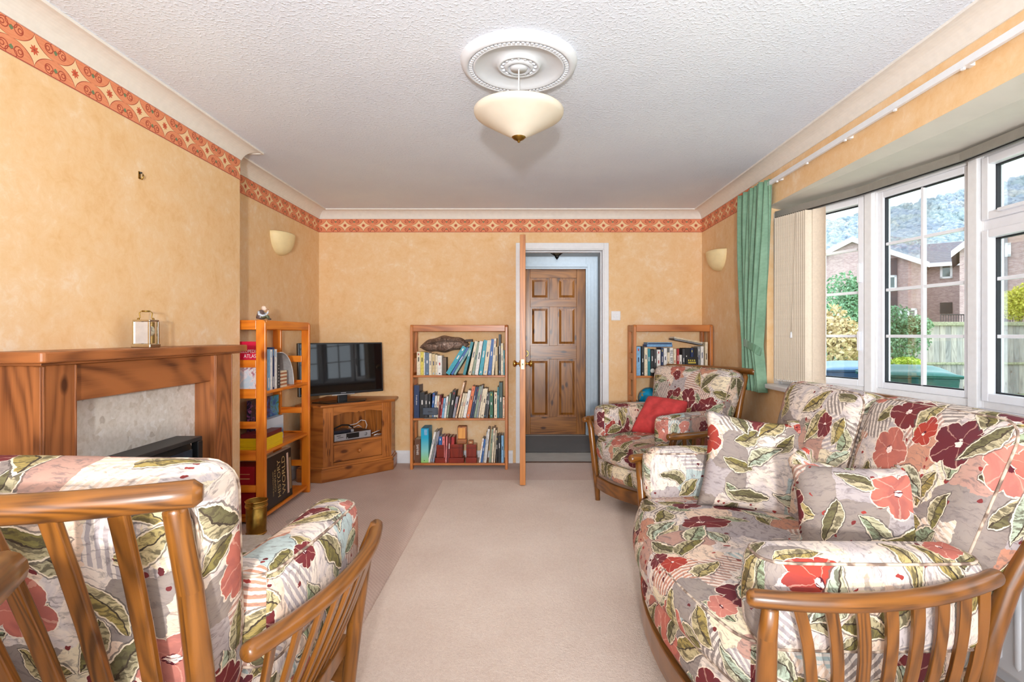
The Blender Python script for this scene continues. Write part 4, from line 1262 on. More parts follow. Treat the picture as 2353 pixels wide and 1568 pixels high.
rt = empty('router', (0, 0, 0), 0, 'black router with coiled leads lying on the set top box', 'electronics')
rt.matrix_world = in_tv(-.10, fy + .06, .366, 0)
mb = MB(); mb.box(-.09, .06, 0, .10, 0, .026); mb.build('case', plain('navy_plastic', (28, 32, 48), .3), rt, bevel=.004)
mb = MB(); mb.box(.062, .09, .01, .06, .0, .022); mb.build('plug', SILVERP, rt, bevel=.003)
mb = MB(); mb.tube([(-.10, .03, .015), (-.07, .04, .04), (0, .05, .062), (.06, .05, .055), (.10, .05, .03)], .006, 8); mb.build('black_lead', BLACK, rt)
mb = MB(); mb.tube([(.07, .06, .03), (.08, .07, .05), (.14, .07, .055), (.19, .08, .08), (.23, .08, .07), (.245, .08, .03), (.235, .08, -.0)], .0028, 8); mb.build('white_lead', WHITE, rt)
mb = MB(); mb.tube([(.08, .06, .03), (.12, .06, .03), (.16, .07, .04), (.19, .07, .02)], .0028, 8); mb.build('white_lead', WHITE, rt)
cb = empty('cable_bundle', (0, 0, 0), 0, 'white cables beside the set top box in the corner cabinet', 'cable'); cb.matrix_world = in_tv(.19, fy + .06, .308)
mb = MB(); mb.tube([(-.03, .02, .02), (.02, .03, .03), (.06, .04, .036)], .003, 8); mb.tube([(-.02, 0, .006), (.02, .01, .012), (.03, .02, .006), (.06, .02, .006)], .004, 8); mb.build('leads', WHITE, cb)

# ------------------------------------------------------------------ bookcases
def bookcase(name, w, d, h, mat, label, M):
    r = empty(name, (0, 0, 0), 0, label, 'bookcase', 'ladder sided bookcases'); r.matrix_world = M
    pt, pd = .024, .060
    for x in (0, w - pt):
        for y in (0, d - pd):
            m = MB(); e = .02
            prof = [(y, 0), (y + pd, 0)] + ([(y + pd, h), (y + e, h), (y + .006, h - .006), (y, h - e)] if y == 0 else [(y + pd, h - e), (y + pd - .006, h - .006), (y + pd - e, h), (y, h)])
            Mx = Matrix(((0, 0, 1, x), (1, 0, 0, 0), (0, 1, 0, 0), (0, 0, 0, 1)))
            # polygon (y,z) extruded along x; grain along z through uv swap
            n = len(prof); ro = random.uniform(0, 9)
            vs = [(x, a, b) for a, b in prof] + [(x + pt, a, b) for a, b in prof]
            fs = [tuple(reversed(range(n))), tuple(range(n, 2 * n))] + [(i, (i + 1) % n, n + (i + 1) % n, n + i) for i in range(n)]
            m.add(vs, fs, [[(vs[i][2] + ro, vs[i][1] + vs[i][0] + ro) for i in f] for f in fs])
            m.build('post', mat, r, bevel=.004)
        for z0, z1 in ((h - .062, h - .002), (h - .30, h - .252), (.790, .850), (.60, .645), (.40, .465), (.20, .245), (.015, .05)):
            m = MB(); m.box(x + .003, x + pt - .003, pd, d - pd, z0, z1); m.build('side_slat', mat, r, bevel=.003)
    for z in (.833, .452, .055):
        m = MB(); m.box(pt, w - pt, .012, d - .01, z - .019, z); m.build('shelf', mat, r, bevel=.004)
    m = MB(); m.box(pt, w - pt, .004, .024, h - .060, h - .002); m.build('top_rail', mat, r, bevel=.004)
    m = MB(); m.box(pt, w - pt, d - .024, d - .004, h - .060, h - .002); m.build('top_rail', mat, r, bevel=.004)
    return r
YF1, YF2 = 4.68, 4.62
M1 = Matrix.Translation((-1.005, YF1, 0)); W1 = .862
M2 = Matrix.Translation((.955, YF2, 0)); W2 = .690
M3 = Matrix.Translation((-1.62, 3.325, 0)) @ Matrix.Rotation(PI / 2, 4, 'Z'); W3 = .705
bookcase('bookcase', W1, .25, 1.28, W_SHELF, 'wide beech bookcase with three full shelves left of the doorway', M1)
bookcase('bookcase', W2, .28, 1.28, W_SHELF, 'narrow beech bookcase behind the far armchair', M2)
bookcase('bookcase', W3, .275, 1.285, W_ORANGE, 'tall orange pine bookcase in the alcove beside the chimney breast', M3)

_cov = {}
def cover(c):
    if c not in _cov: _cov[c] = plain('book_cover', c, .45, var=.10, scale=45)
    return _cov[c]
PAGES = plain('paper_pages', (226, 214, 190), .9, var=.08, scale=200)
CN = {}
ORD = ['first', 'second', 'third', 'fourth', 'fifth', 'sixth', 'seventh', 'eighth', 'ninth', 'tenth', 'eleventh', 'twelfth', 'thirteenth', 'fourteenth', 'fifteenth', 'sixteenth',
       'seventeenth', 'eighteenth', 'nineteenth', 'twentieth', 'twenty-first', 'twenty-second', 'twenty-third', 'twenty-fourth', 'twenty-fifth', 'twenty-sixth', 'twenty-seventh',
       'twenty-eighth', 'twenty-ninth', 'thirtieth', 'thirty-first', 'thirty-second', 'thirty-third', 'thirty-fourth']
PAL = {'cream': (232, 218, 190), 'white': (236, 234, 230), 'yellow': (222, 204, 84), 'slate blue': (92, 116, 142), 'turquoise': (38, 164, 186), 'blue': (40, 98, 168), 'pale teal': (126, 178, 172),
       'teal': (34, 136, 150), 'sage': (142, 160, 138), 'black': (26, 26, 30), 'navy': (30, 52, 96), 'maroon': (116, 32, 36), 'light blue': (128, 178, 216), 'grey': (146, 148, 150), 'orange': (232, 124, 72),
       'green': (34, 104, 72), 'peach': (236, 198, 164), 'brown': (104, 66, 44), 'pink': (226, 128, 128), 'red': (176, 34, 38), 'dark green': (38, 74, 70), 'lilac grey': (150, 146, 158), 'tan': (206, 184, 140), 'dark grey': (64, 64, 68)}
def book(M, x1, z, w, h, d, lean, col, label, group, y=.03, accents=(), text=None, tcol='white', tsize=None, name='book', cat='book'):
    """upright book: pivot = its lower right front corner at (x1,y,z); lean>0 tips the top to the right"""
    root_cols = [cover(PAL[col]), PAGES] + [cover(PAL[a]) for a in ('white', 'black', 'yellow', 'red', 'navy', 'light blue')]
    ix = {'white': 2, 'black': 3, 'yellow': 4, 'red': 5, 'navy': 6, 'light blue': 7}
    mb = MB(); t = min(.0025, w * .15)
    mb.box(-w, -w + t, 0, d, 0, h); mb.box(-t, 0, 0, d, 0, h); mb.box(-w + t, -t, 0, t, 0, h)
    mb.box(-w + t, -t, t, d - .004, .002, h - .004, 1)
    for (a, b, c) in accents:
        mb.box(-w * .64, -w * .36, -.0006, 0, h * a, h * b, ix[c])
    if text:
        sz = tsize or w * .85
        text_into(mb, text, sz, ix[tcol], Matrix.Translation((-w / 2, -.0008, h * .55)) @ Matrix.Rotation(PI / 2, 4, 'Y') @ Matrix.Rotation(PI / 2, 4, 'X'))
    o = mb.build(name, root_cols)
    o.matrix_world = M @ Matrix.Translation((x1, y, z)) @ Matrix.Rotation(lean, 4, 'Y')
    return tag(o, label, cat, group)
def row(M, case_w, case_name, shelf, z, ox, sc, pxm, x0w, data, sh, floor_px, dmax=.19):
    """data rows: (x0, x1, top, lean dx, colour[, text]) in a zoomed crop; ox = crop origin px, sc = zoom, pxm = px per metre"""
    n = 0; last = 0.026
    items = []
    for it in data:
        x0, x1, top, dx, col = it[:5]
        X0 = (ox + x0 / sc - 1204) / pxm - x0w; X1 = (ox + x1 / sc - 1204) / pxm - x0w
        hh = (floor_px - top) / sc / pxm; ldx = dx / sc / pxm
        items.append((X0, X1, hh, ldx, col, it[5] if len(it) > 5 else None))
    for i, (X0, X1, hh, ldx, col, txt) in enumerate(items):
        lean = math.atan2(ldx, hh) if ldx else 0
        w = max(.008, (X1 - X0) * math.cos(lean)) * .97
        hgt = math.hypot(hh, ldx)
        right = min(X1, case_w - .026)
        d = min(dmax, hgt * .72) * random.uniform(.85, 1)
        rnd = random.Random(int(X0 * 9999) + i)
        acc = []
        a0 = rnd.uniform(.45, .6)
        ac = 'white' if sum(PAL[col]) < 420 else rnd.choice(['black', 'navy', 'red'])
        acc.append((a0, a0 + rnd.uniform(.10, .22), ac))
        if rnd.random() < .5: acc.append((.05, .11, rnd.choice(['white', 'black', 'light blue'])))
        if rnd.random() < .3: acc.append((.85, .93, rnd.choice(['white', 'yellow', 'red'])))
        tall = 'tall ' if hgt > .24 else ('small ' if hgt < .15 else '')
        ln = ' leaning' if lean > .12 else ''
        lab = '%s%s%s book, %s from left on %s shelf of %s' % (tall, col, ln, ORD[i], shelf, case_name)
        book(M, right, z, w, hgt, d, lean, col, lab, 'books on the %s shelf of the %s' % (shelf, case_name), .028 + rnd.uniform(0, .012),
             () if txt else acc, txt[0] if txt else None, txt[1] if txt else 'white', txt[2] if txt and len(txt) > 2 else None)
PX1, PX2 = 1220 / (YF1 + .03), 1220 / (YF2 + .03)
top1 = [(130, 192, 345, 0, 'cream'), (195, 250, 345, 0, 'yellow'), (251, 268, 355, 0, 'white'), (270, 340, 360, 0, 'slate blue'), (342, 385, 370, 0, 'cream'), (387, 445, 380, 0, 'tan'),
        (447, 482, 395, 0, 'cream'), (484, 560, 410, 0, 'white'), (606, 690, 275, 290, 'turquoise'), (700, 745, 280, 280, 'blue'), (752, 792, 290, 268, 'pale teal'),
        (915, 965, 180, 140, 'teal'), (1012, 1062, 165, 115, 'cream'), (1070, 1115, 180, 100, 'sage'), (1122, 1180, 165, 88, 'white'), (1190, 1255, 150, 88, 'turquoise'),
        (1265, 1335, 150, 76, 'cream'), (1345, 1405, 130, 62, 'blue'), (1414, 1455, 115, 45, 'cream'), (1475, 1520, 260, 0, 'tan'), (1535, 1572, 45, 0, 'black'), (1574, 1614, 200, 0, 'cream'), (1618, 1638, 320, 0, 'teal')]
mid1 = [(80, 172, 930, 0, 'navy'), (180, 262, 1050, 0, 'black'), (266, 318, 1085, 0, 'dark grey'), (324, 368, 1085, 0, 'black'), (374, 412, 1060, 30, 'blue'), (416, 450, 1110, 30, 'white'),
        (454, 490, 1110, 30, 'cream'), (494, 522, 1100, 34, 'maroon'), (526, 552, 1150, 34, 'red'), (556, 592, 1150, 38, 'light blue'), (596, 630, 1120, 45, 'white'), (634, 664, 1070, 58, 'sage'),
        (670, 730, 1020, 76, 'black'), (738, 780, 1130, 66, 'lilac grey'), (788, 816, 880, 140, 'peach'), (838, 872, 1070, 88, 'cream'), (878, 912, 1070, 86, 'cream'), (918, 972, 1020, 92, 'white'),
        (980, 1034, 950, 104, 'orange'), (1040, 1070, 960, 100, 'navy'), (1076, 1100, 960, 98, 'navy'), (1106, 1145, 950, 96, 'sage'), (1150, 1180, 930, 94, 'grey'), (1186, 1215, 990, 82, 'cream'),
        (1220, 1275, 985, 76, 'cream'), (1280, 1310, 1050, 58, 'black'), (1316, 1350, 1060, 44, 'dark grey'), (1382, 1438, 1040, 0, 'green'), (1456, 1508, 1050, 0, 'cream'), (1514, 1536, 960, 0, 'teal'),
        (1541, 1600, 880, 0, 'dark green'), (1606, 1638, 1130, 0, 'peach')]
mid1[0] = (80, 172, 930, 0, 'navy', ('Frozen planet', 'white', .016))
bot1 = [(120, 262, 500, 0, 'brown', ('SAFARI', 'white', .030)), (436, 484, 330, 150, 'white'), (494, 526, 330, 148, 'grey'), (536, 580, 310, 140, 'lilac grey'),
        (690, 768, 440, 0, 'blue'), (776, 838, 440, 0, 'pink'), (846, 880, 430, 24, 'pink'), (890, 950, 450, 28, 'maroon'), (975, 1045, 450, 20, 'red'),
        (1640, 1676, 480, 84, 'white'), (1682, 1722, 500, 80, 'blue'), (1728, 1748, 330, 92, 'grey'), (1756, 1778, 260, 92, 'white'), (1786, 1812, 260, 88, 'white'), (1872, 1920, 270, 64, 'sage'),
        (1930, 1972, 235, 56, 'cream'), (1990, 2014, 290, 46, 'cream'), (2040, 2078, 420, 10, 'black'), (2095, 2150, 410, 0, 'black'), (2166, 2222, 410, 0, 'light blue')]
top2 = [(232, 302, 405, 0, 'light blue'), (318, 356, 400, 0, 'black'), (361, 414, 420, 0, 'cream'), (420, 462, 440, 0, 'teal'), (466, 514, 460, 0, 'black'), (520, 558, 450, 0, 'dark grey'),
        (564, 626, 455, 0, 'white'), (638, 672, 420, 0, 'navy'), (678, 732, 430, 0, 'white'), (736, 774, 500, 0, 'cream'), (778, 834, 425, 0, 'white', ('BILL BRYSON', 'black', .030)), (840, 886, 440, 0, 'cream'),
        (894, 930, 440, 0, 'red'), (934, 976, 540, 0, 'white'), (984, 1024, 440, 0, 'dark grey'), (1028, 1074, 430, 0, 'black'), (1078, 1116, 430, 0, 'black'), (1120, 1166, 430, 0, 'navy'),
        (1170, 1228, 430, 0, 'black'), (1236, 1280, 410, 0, 'grey'), (1284, 1332, 400, 0, 'white'), (1358, 1402, 330, 0, 'cream')]
row(M1, W1, 'wide bookcase', 'top', .833, 940, 7.465, PX1, -1.005, top1, 0, 745)
row(M1, W1, 'wide bookcase', 'middle', .452, 940, 7.465, PX1, -1.005, mid1, 0, 1490)
row(M1, W1, 'wide bookcase', 'bottom', .055, 940, 10.23, PX1, -1.005, bot1, 0, 1050)
row(M2, W2, 'narrow bookcase', 'top', .833, 1430, 7.127, PX2, .955, top2, 0, 880)

def place(M, x, y, z, rz=0, ry=0, rx=0): return M @ Matrix.Translation((x, y, z)) @ Matrix.Rotation(rz, 4, 'Z') @ Matrix.Rotation(ry, 4, 'Y') @ Matrix.Rotation(rx, 4, 'X')
def lx1(px): return (px - 1204) / PX1 + 1.005
def lx2(px): return (px - 1204) / PX2 - .955
def grad_mat(name, stops):
    g = G(name); z = g.sep(g.oc())[2]
    g.set(Base_Color=g.ramp(g.M('MULTIPLY', z, 3.4), stops), Roughness=.4); return g.m
# turquoise box file fading to green
bf = MB(); w = .068
bf.box(0, w, 0, .185, 0, .305)
o = bf.build('box_file', grad_mat('turquoise_to_green', [(.02, lin((150, 206, 120))), (.35, lin((128, 202, 200))), (.75, lin((0, 168, 206))), (1, lin((0, 160, 206)))]), bevel=.003)
o.matrix_world = place(M1, lx1(967), .032, .055); tag(o, 'turquoise to green box file on the bottom shelf of the wide bookcase', 'box file')
m = MB(); m.box(.030, .056, -.0008, 0, .245, .295); m.build('spine_label', cover(PAL['light blue']), o)
m = MB(); m.lathe([(.0001, .001), (.004, .001), (.004, 0)], 10, 0, Matrix.Translation((.03, -.0003, .02)) @ Matrix.Rotation(PI / 2, 4, 'X')); m.build('finger_hole', BLACK, o)
# mahogany boxes
MAHO = wood('red_mahogany', (142, 42, 24), (92, 20, 12), .25, 1, 0, .8, .4)
def keepsake(px, w, h, bw, bh, y, d, z, mat, label, g='wooden boxes on the bottom shelf'):
    r = empty('wooden_box', (0, 0, 0), 0, label, 'box', g); r.matrix_world = place(M1, lx1(px), y, z)
    m = MB(); m.box(-bw / 2, bw / 2, 0, d, 0, bh); m.build('box_base', mat, r, bevel=.003)
    m = MB(); m.box(-w / 2, w / 2, .012, d - .01, bh, bh + h); m.build('box_body', mat, r, bevel=.004)
    m = MB(); m.box(-w / 2 - .001, w / 2 + .001, .011, d - .009, bh + h * .72, bh + h * .74); m.build('lid_seam', BLACK, r)
    return r
keepsake(1011.5, .068, .112, .090, .046, .018, .06, .055, MAHO, 'small red mahogany box left of the other two on the bottom shelf')
kb = keepsake(1049, .112, .118, .134, .046, .016, .10, .055, MAHO, 'large red mahogany box in the middle of the bottom shelf')
keepsake(1083, .090, .112, .096, .050, .016, .10, .055, MAHO, 'medium red mahogany box right of the large one on the bottom shelf')
r = empty('desk_clock_case', (0, 0, 0), 0, 'golden fronted wooden case standing on the large mahogany box', 'case'); r.matrix_world = place(M1, lx1(1061), .03, .055 + .164)
m = MB(); m.box(-.045, .045, 0, .07, 0, .045); m.build('case_foot', W_MANTEL, r, bevel=.01)
m = MB(); m.box(-.038, .042, .005, .065, .045, .158); m.build('case_body', W_MANTEL, r, bevel=.004)
m = MB(); m.box(-.033, .030, .003, .005, .050, .145); m.build('case_front', wood('golden_oak', (236, 170, 84), (208, 132, 52), .4), r)
r = empty('small_brown_block', (0, 0, 0), 0, 'tiny brown wooden block on the right hand mahogany box', 'block'); r.matrix_world = place(M1, lx1(1081), .05, .055 + .162)
m = MB(); m.box(-.022, .022, 0, .04, 0, .030); m.build('block_body', W_MANTEL, r, bevel=.003)
m = MB(); m.box(-.010, .010, -.001, 0, .008, .020); m.build('block_label', cover(PAL['tan']), r)
# grey device on the middle shelf
r = empty('grey_speaker', (0, 0, 0), 0, 'dark grey oblong gadget in front of the books on the middle shelf', 'gadget'); r.matrix_world = place(M1, lx1(990.5), -.02, .452)
m = MB(); m.box(-.066, .066, 0, .03, .034, .098); m.build('gadget_body', plain('slate_plastic', (66, 78, 94), .4), r, bevel=.006)
m = MB(); m.box(-.055, .055, .0, .046, 0, .010); m.box(-.012, .012, .01, .026, .01, .036); m.build('gadget_foot', plain('grey_metal', (120, 116, 110), .4, .5), r, bevel=.003)
m = MB(); m.box(-.02, .02, -.001, 0, .06, .066); m.build('gadget_mark', BLACK, r)
# brown pouch lying across the books
def pouch():
    g = G('brown_shiny_nylon'); p = g.oc(); n = g.noise(p, 34, 3, .6, 1.2)
    g.set(Base_Color=g.ramp(n, [(.35, lin((84, 66, 58))), (.7, lin((158, 132, 116)))]), Roughness=.3, Metallic=.25); g.bump(n, .6, .02); return g.m
r = empty('brown_pouch', (0, 0, 0), 0, 'brown shiny zip pouch lying on the books of the top shelf', 'pouch'); r.matrix_world = place(M1, lx1(1019), .10, .833 + .262, ry=math.radians(-4))
m = MB(); vs = []; N1, N2 = 28, 12
for i in range(N1 + 1):
    u = -1 + 2 * i / N1
    wv = max(.02, (1 - abs(u) ** 2.2)) ** .8
    for k in range(N2):
        a = 2 * PI * k / N2
        vs.append((u * .225, .075 * wv * math.cos(a), -.004 + .052 * wv * math.sin(a) * (1.7 if math.sin(a) > 0 else 1.05) - .022 * (1 - u * u) * 0 + .006 * math.sin(9 * u + a)))
fs = [(i * N2 + k, i * N2 + (k + 1) % N2, (i + 1) * N2 + (k + 1) % N2, (i + 1) * N2 + k) for i in range(N1) for k in range(N2)]
fs += [tuple(range(N2)), tuple(reversed([N1 * N2 + k for k in range(N2)]))]
m.add(vs, fs, None, 0, True); m.build('pouch_body', pouch(), r)
m = MB(); m.tube([(-.21 + .42 * i / 16, -.075 * max(.05, 1 - abs(-1 + 2 * i / 16) ** 2.2), .012 + .028 * math.sin(PI * i / 16)) for i in range(17)], .005, 6); m.build('zip', plain('brown_zip', (92, 74, 62), .5, .3), r)
m = MB(); m.box(.19, .255, -.03, .03, .018, .040); m.build('strap_tab', plain('brown_strap', (84, 68, 58), .7), r, bevel=.004)
# grey-brown bookend standing behind
m = MB(); m.box(-.018, .018, 0, .10, 0, .155); o = m.build('bookend', plain('taupe_board', (128, 108, 92), .7), bevel=.002); o.matrix_world = place(M1, lx1(1018.5), .09, .833)
tag(o, 'taupe bookend board behind the small white book on the top shelf', 'bookend')

# ---- narrow bookcase extras: flat books, globe, small globe, black paperback
def flat_book(M, x, y, z, w, h, d, col, label, ry=0, edge='cream', g='books lying flat on the narrow bookcase'):
    mb = MB(); mb.box(0, w, 0, d, 0, h); mb.box(w * .02, w * .98, -.0006, 0, h * .2, h * .8, 1)
    o = mb.build('book', [cover(PAL[col]), cover(PAL[edge])], bevel=.001); o.matrix_world = place(M, x, y, z, 0, ry)
    return tag(o, label, 'book', g)
zt2 = .833 + .252
flat_book(M2, lx2(1486), .03, zt2, .225, .020, .15, 'blue', 'blue book lying flat on the upright books, lower of two, narrow bookcase', 0, 'light blue')
flat_book(M2, lx2(1488), .03, zt2 + .0205, .215, .018, .15, 'light blue', 'light blue book lying flat on top of the blue one, narrow bookcase', 0, 'navy')
flat_book(M2, lx2(1548), .028, zt2 + .062, .255, .012, .16, 'dark grey', 'dark grey book sloping down to the right on the narrow bookcase', math.radians(11), 'grey')
flat_book(M2, lx2(1549), .028, zt2 + .0755, .25, .013, .15, 'white', 'white book sloping on top of the dark grey one, narrow bookcase', math.radians(11), 'tan')
m = MB(); m.box(-.053, .053, 0, .018, 0, .165); m.box(-.053, .053, -.0005, 0, 0, .165, 0)
for k, (a, b) in enumerate(((.128, .142), (.108, .122))):
    for q in range(4 + k * 2):
        xx = -.034 + q * (.068 / (4 + k * 2)); m.box(xx, xx + .009, -.0012, -.0005, a, b, 1)
m.box(-.012, .012, -.0012, -.0005, .02, .05, 2)
o = m.build('paperback', [cover(PAL['black']), cover(PAL['yellow']), cover(PAL['peach'])]); o.matrix_world = place(M2, lx2(1589), .005, .833, 0, 0, math.radians(-4))
tag(o, 'black paperback with yellow lettering facing out on the narrow bookcase', 'book')
def globe_mat():
    g = G('globe_map'); p = g.oc(); n = g.noise(p, 9, 4, .6)
    g.set(Base_Color=g.ramp(n, [(.60, lin((20, 160, 214))), (.63, lin((176, 164, 96))), (.72, lin((214, 150, 84)))]), Roughness=.3); return g.m
gl = empty('globe', (0, 0, 0), 0, 'blue terrestrial globe on the middle shelf of the narrow bookcase', 'globe'); gl.matrix_world = place(M2, lx2(1498), .13, .452)
m = MB(); m.sphere((0, 0, .172), .096, 28); m.build('globe_ball', globe_mat(), gl)
m = MB(); m.tube([(.104 * math.cos(a), 0, .172 + .104 * math.sin(a)) for a in [math.radians(-75 + 10 * k) for k in range(15)]], .004, 8); m.build('meridian_arm', BLACK, gl)
m = MB(); m.lathe([(.0001, .03), (.012, .03), (.016, .018), (.055, .010), (.058, 0)], 24); m.build('globe_base', BLACK, gl)
m = MB(); m.tube([(.035, 0, .265), (.055, 0, .285)], .006, 8); m.build('pole_pin', CHROME, gl)
sg = empty('small_globe', (0, 0, 0), 0, 'small white globe ornament on a dark stand before the top shelf books', 'ornament'); sg.matrix_world = place(M2, lx2(1497.5), -.002, .833)
m = MB(); m.sphere((0, 0, .045), .020, 18); m.build('ball', plain('pearl_white', (222, 228, 226), .3), sg)
m = MB(); m.lathe([(.0001, .022), (.005, .02), (.006, .01), (.018, .004), (.018, 0)], 16); m.tube([(0, 0, .02), (.022, 0, .03), (.026, 0, .05), (.014, 0, .07), (0, 0, .072)], .0025, 6); m.build('stand', BLACK, sg)
book(M2, lx2(1470), .452, .024, .15, .15, 0, 'dark green', 'dark green book beside the globe on the narrow bookcase', None)
book(M2, lx2(1463), .452, .014, .17, .15, 0, 'black', 'black book at the left end beside the globe, narrow bookcase', None)

# ------------------------------------------------------------------ tall bookcase contents (local x runs away from the camera)
def cov_face(M, x, y, z, w, h, t, mats, label, ry=0, art=None, name='book', rx=0):
    """book with its front cover facing out of the bookcase"""
    mb = MB(); mb.box(0, w, 0, t, 0, h, 0); mb.box(.002, w - .002, .002, t - .002, h, h + .0008, 1)
    if art: art(mb, w, h)
    o = mb.build(name, mats); o.matrix_world = place(M, x, y, z, 0, ry, rx)
    return tag(o, label, 'book', 'books in the tall orange bookcase')
CRIMSON = plain('crimson_cover', (214, 26, 66), .4, var=.03)
# atlas standing at the near end, cover towards the camera
def map_mat():
    g = G('printed_map'); p = g.oc(); n = g.noise(p, 16, 3, .6, .8)
    g.set(Base_Color=g.ramp(n, [(.38, lin((176, 120, 140))), (.46, lin((236, 228, 232))), (.6, lin((196, 216, 232)))]), Roughness=.5); return g.m
mb = MB(); mb.box(0, .022, 0, .205, 0, .315, 0)
mb.box(-.0006, 0, .0, .185, .0, .175, 1); mb.box(-.0006, 0, .005, .2, .19, .192, 2)
Rm = Matrix(((0, 0, -1, -.0012), (-1, 0, 0, 0), (0, 1, 0, 0), (0, 0, 0, 1)))
text_into(mb, 'ENCYCLOPEDIC', .030, 2, Matrix.Translation((0, .10, .252)) @ Rm, 'CENTER', .8)
text_into(mb, 'ATLAS', .034, 2, Matrix.Translation((0, .065, .222)) @ Rm, 'CENTER', .8)
mb.box(-.0008, 0, .09, .15, .275, .287, 2)
o = mb.build('atlas', [CRIMSON, map_mat(), WHITE]); o.matrix_world = place(M3, .028, .045, .833)
tag(o, 'crimson world atlas with a map cover at the near end of tall bookcase', 'book', 'books in the tall orange bookcase')
x = .062
for i, (w, h, col, nm, ln) in enumerate([(.020, .24, 'black', 'thin black', 0), (.042, .265, 'light blue', 'wide light blue', 0), (.030, .262, 'white', 'white', 0), (.026, .275, 'navy', 'navy', 0),
                                         (.034, .262, 'white', 'white pink topped', 0), (.046, .235, 'dark grey', 'grey dotted', 0)]):
    x += w + .0015
    book(M3, x, .833, w, h, .17, 0, col, '%s book, %s from the near end on top shelf of tall bookcase' % (nm, ORD[i + 1]), 'books in the tall orange bookcase', .03,
         ((.8, .95, 'light blue'), (.05, .3, 'white')) if col != 'dark grey' else tuple((.1 + .09 * q, .112 + .09 * q, 'white') for q in range(7)))
# stack of rust striped booklets under a curved folder
for k in range(9):
    m = MB(); m.box(0, .10 - .002 * (k % 3), 0, .14, 0, .012); o = m.build('booklet', [plain('rust_cover', (176, 116, 84), .6), ] if k % 2 else [cover(PAL['cream'])])
    o.matrix_world = place(M3, x + .014 + .002 * (k % 2), .035, .833 + k * .0124)
    tag(o, 'rust and cream booklet, %s from the bottom of the pile on the tall bookcase' % ORD[k], 'booklet', 'pile of booklets on the tall bookcase')
r = empty('plastic_folder', (0, 0, 0), 0, 'grey transparent folder bent over the booklets on the tall bookcase', 'folder'); r.matrix_world = place(M3, x + .012, .03, .833)
m = MB(); pts = []
for k in range(15):
    a = PI / 2 * k / 14; pts.append((.215 * math.sin(a) ** .9 + .0, .09, .002 + .235 * math.cos(a)))
m.strip(pts, .16, .003, (0, 1, 0))
m.build('folder_sheet', plain('grey_film', (170, 168, 168), .25), r)
m = MB(); m.tube([(p[0] + .001, .008, p[2] + .001) for p in pts], .003, 6); m.build('folder_spine', plain('white_film', (214, 212, 212), .3), r)
# street atlas at the back
o = MB(); o.box(0, .16, 0, .014, 0, .26, 0); o.box(.0, .16, -.0005, 0, .215, .26, 1); text_into(o, 'STREET ATLAS', .020, 2, Matrix.Translation((.08, -.0009, .236)) @ Matrix.Rotation(PI / 2, 4, 'X'))
o = o.build('street_atlas', [cover(PAL['white']), cover(PAL['navy']), WHITE]); o.matrix_world = place(M3, .40, .215, .833); tag(o, 'blue and white street atlas at the back of the tall bookcase', 'book', 'books in the tall orange bookcase')
# middle shelf
def berries():
    g = G('blue_berry_photo'); v = g.voro(g.oc(), 34, .7, dim='3D')
    g.set(Base_Color=g.ramp(v.outputs['Distance'], [(0, lin((130, 176, 226))), (.25, lin((38, 92, 176))), (.7, lin((10, 26, 60)))]), Roughness=.3); return g.m
def purple():
    g = G('dark_fern_photo'); n = g.noise(g.oc(), 22, 3, .6, 2.0)
    g.set(Base_Color=g.ramp(n, [(.5, lin((20, 16, 30))), (.62, lin((130, 70, 110)))]), Roughness=.3); return g.m
def leafy():
    g = G('leaf_and_sky_photo'); n = g.noise(g.oc(), 12, 3, .6, 1.0)
    g.set(Base_Color=g.ramp(n, [(.4, lin((20, 96, 176))), (.55, lin((60, 160, 200))), (.62, lin((60, 120, 50)))]), Roughness=.3); return g.m
o = MB(); o.box(0, .13, 0, .03, 0, .305, 0); o.box(.13, .26, 0, .03, 0, .305, 1); o.box(.26, .39, 0, .03, 0, .305, 2)
o = o.build('picture_book', [purple(), berries(), leafy()], bevel=.001); o.matrix_world = place(M3, .15, .165, .452)
tag(o, 'picture book with blue berries on its cover in the tall bookcase', 'book', 'books in the tall orange bookcase')
def seascape():
    g = G('seascape_print'); z = g.sep(g.oc())[2]; n = g.noise(g.oc(), 26, 3)
    g.set(Base_Color=g.ramp(g.M('MULTIPLY_ADD', n, .08, g.M('MULTIPLY', z, 5.0)), [(.1, lin((196, 210, 226))), (.28, lin((40, 110, 168))), (.42, lin((150, 190, 220))), (.6, lin((206, 222, 236)))]), Roughness=.35); return g.m
o = MB(); o.box(0, .30, 0, .05, 0, .165); o = o.build('puzzle_box', seascape(), bevel=.002); o.matrix_world = place(M3, .19, .108, .452)
tag(o, 'pale box with a seascape picture in front of the berry book', 'box')
zz = .452
for k in range(7):
    m = MB(); m.box(0, .245, 0, .17 - .004 * (k % 2), 0, .0105, 0); m.box(.245, .252, .002, .165, .001, .0095, 1)
    o = m.build('magazine', [plain('yellow_spine', (246, 208, 24), .4, var=.02), PAGES]); o.matrix_world = place(M3, .05 + .003 * (k % 3), .026, zz)
    tag(o, 'yellow spined magazine, %s from the bottom of the pile in the tall bookcase' % ORD[k], 'magazine', 'yellow magazines in the tall bookcase'); zz += .0112
m = MB(); m.box(0, .255, 0, .15, 0, .026, 0); m.box(.255, .259, .003, .147, .003, .023, 1)
o = m.build('book', [cover(PAL['maroon']), PAGES]); o.matrix_world = place(M3, .055, .03, zz, math.radians(2)); tag(o, 'dark red book lying on the yellow magazines in the tall bookcase', 'book', 'books in the tall orange bookcase')
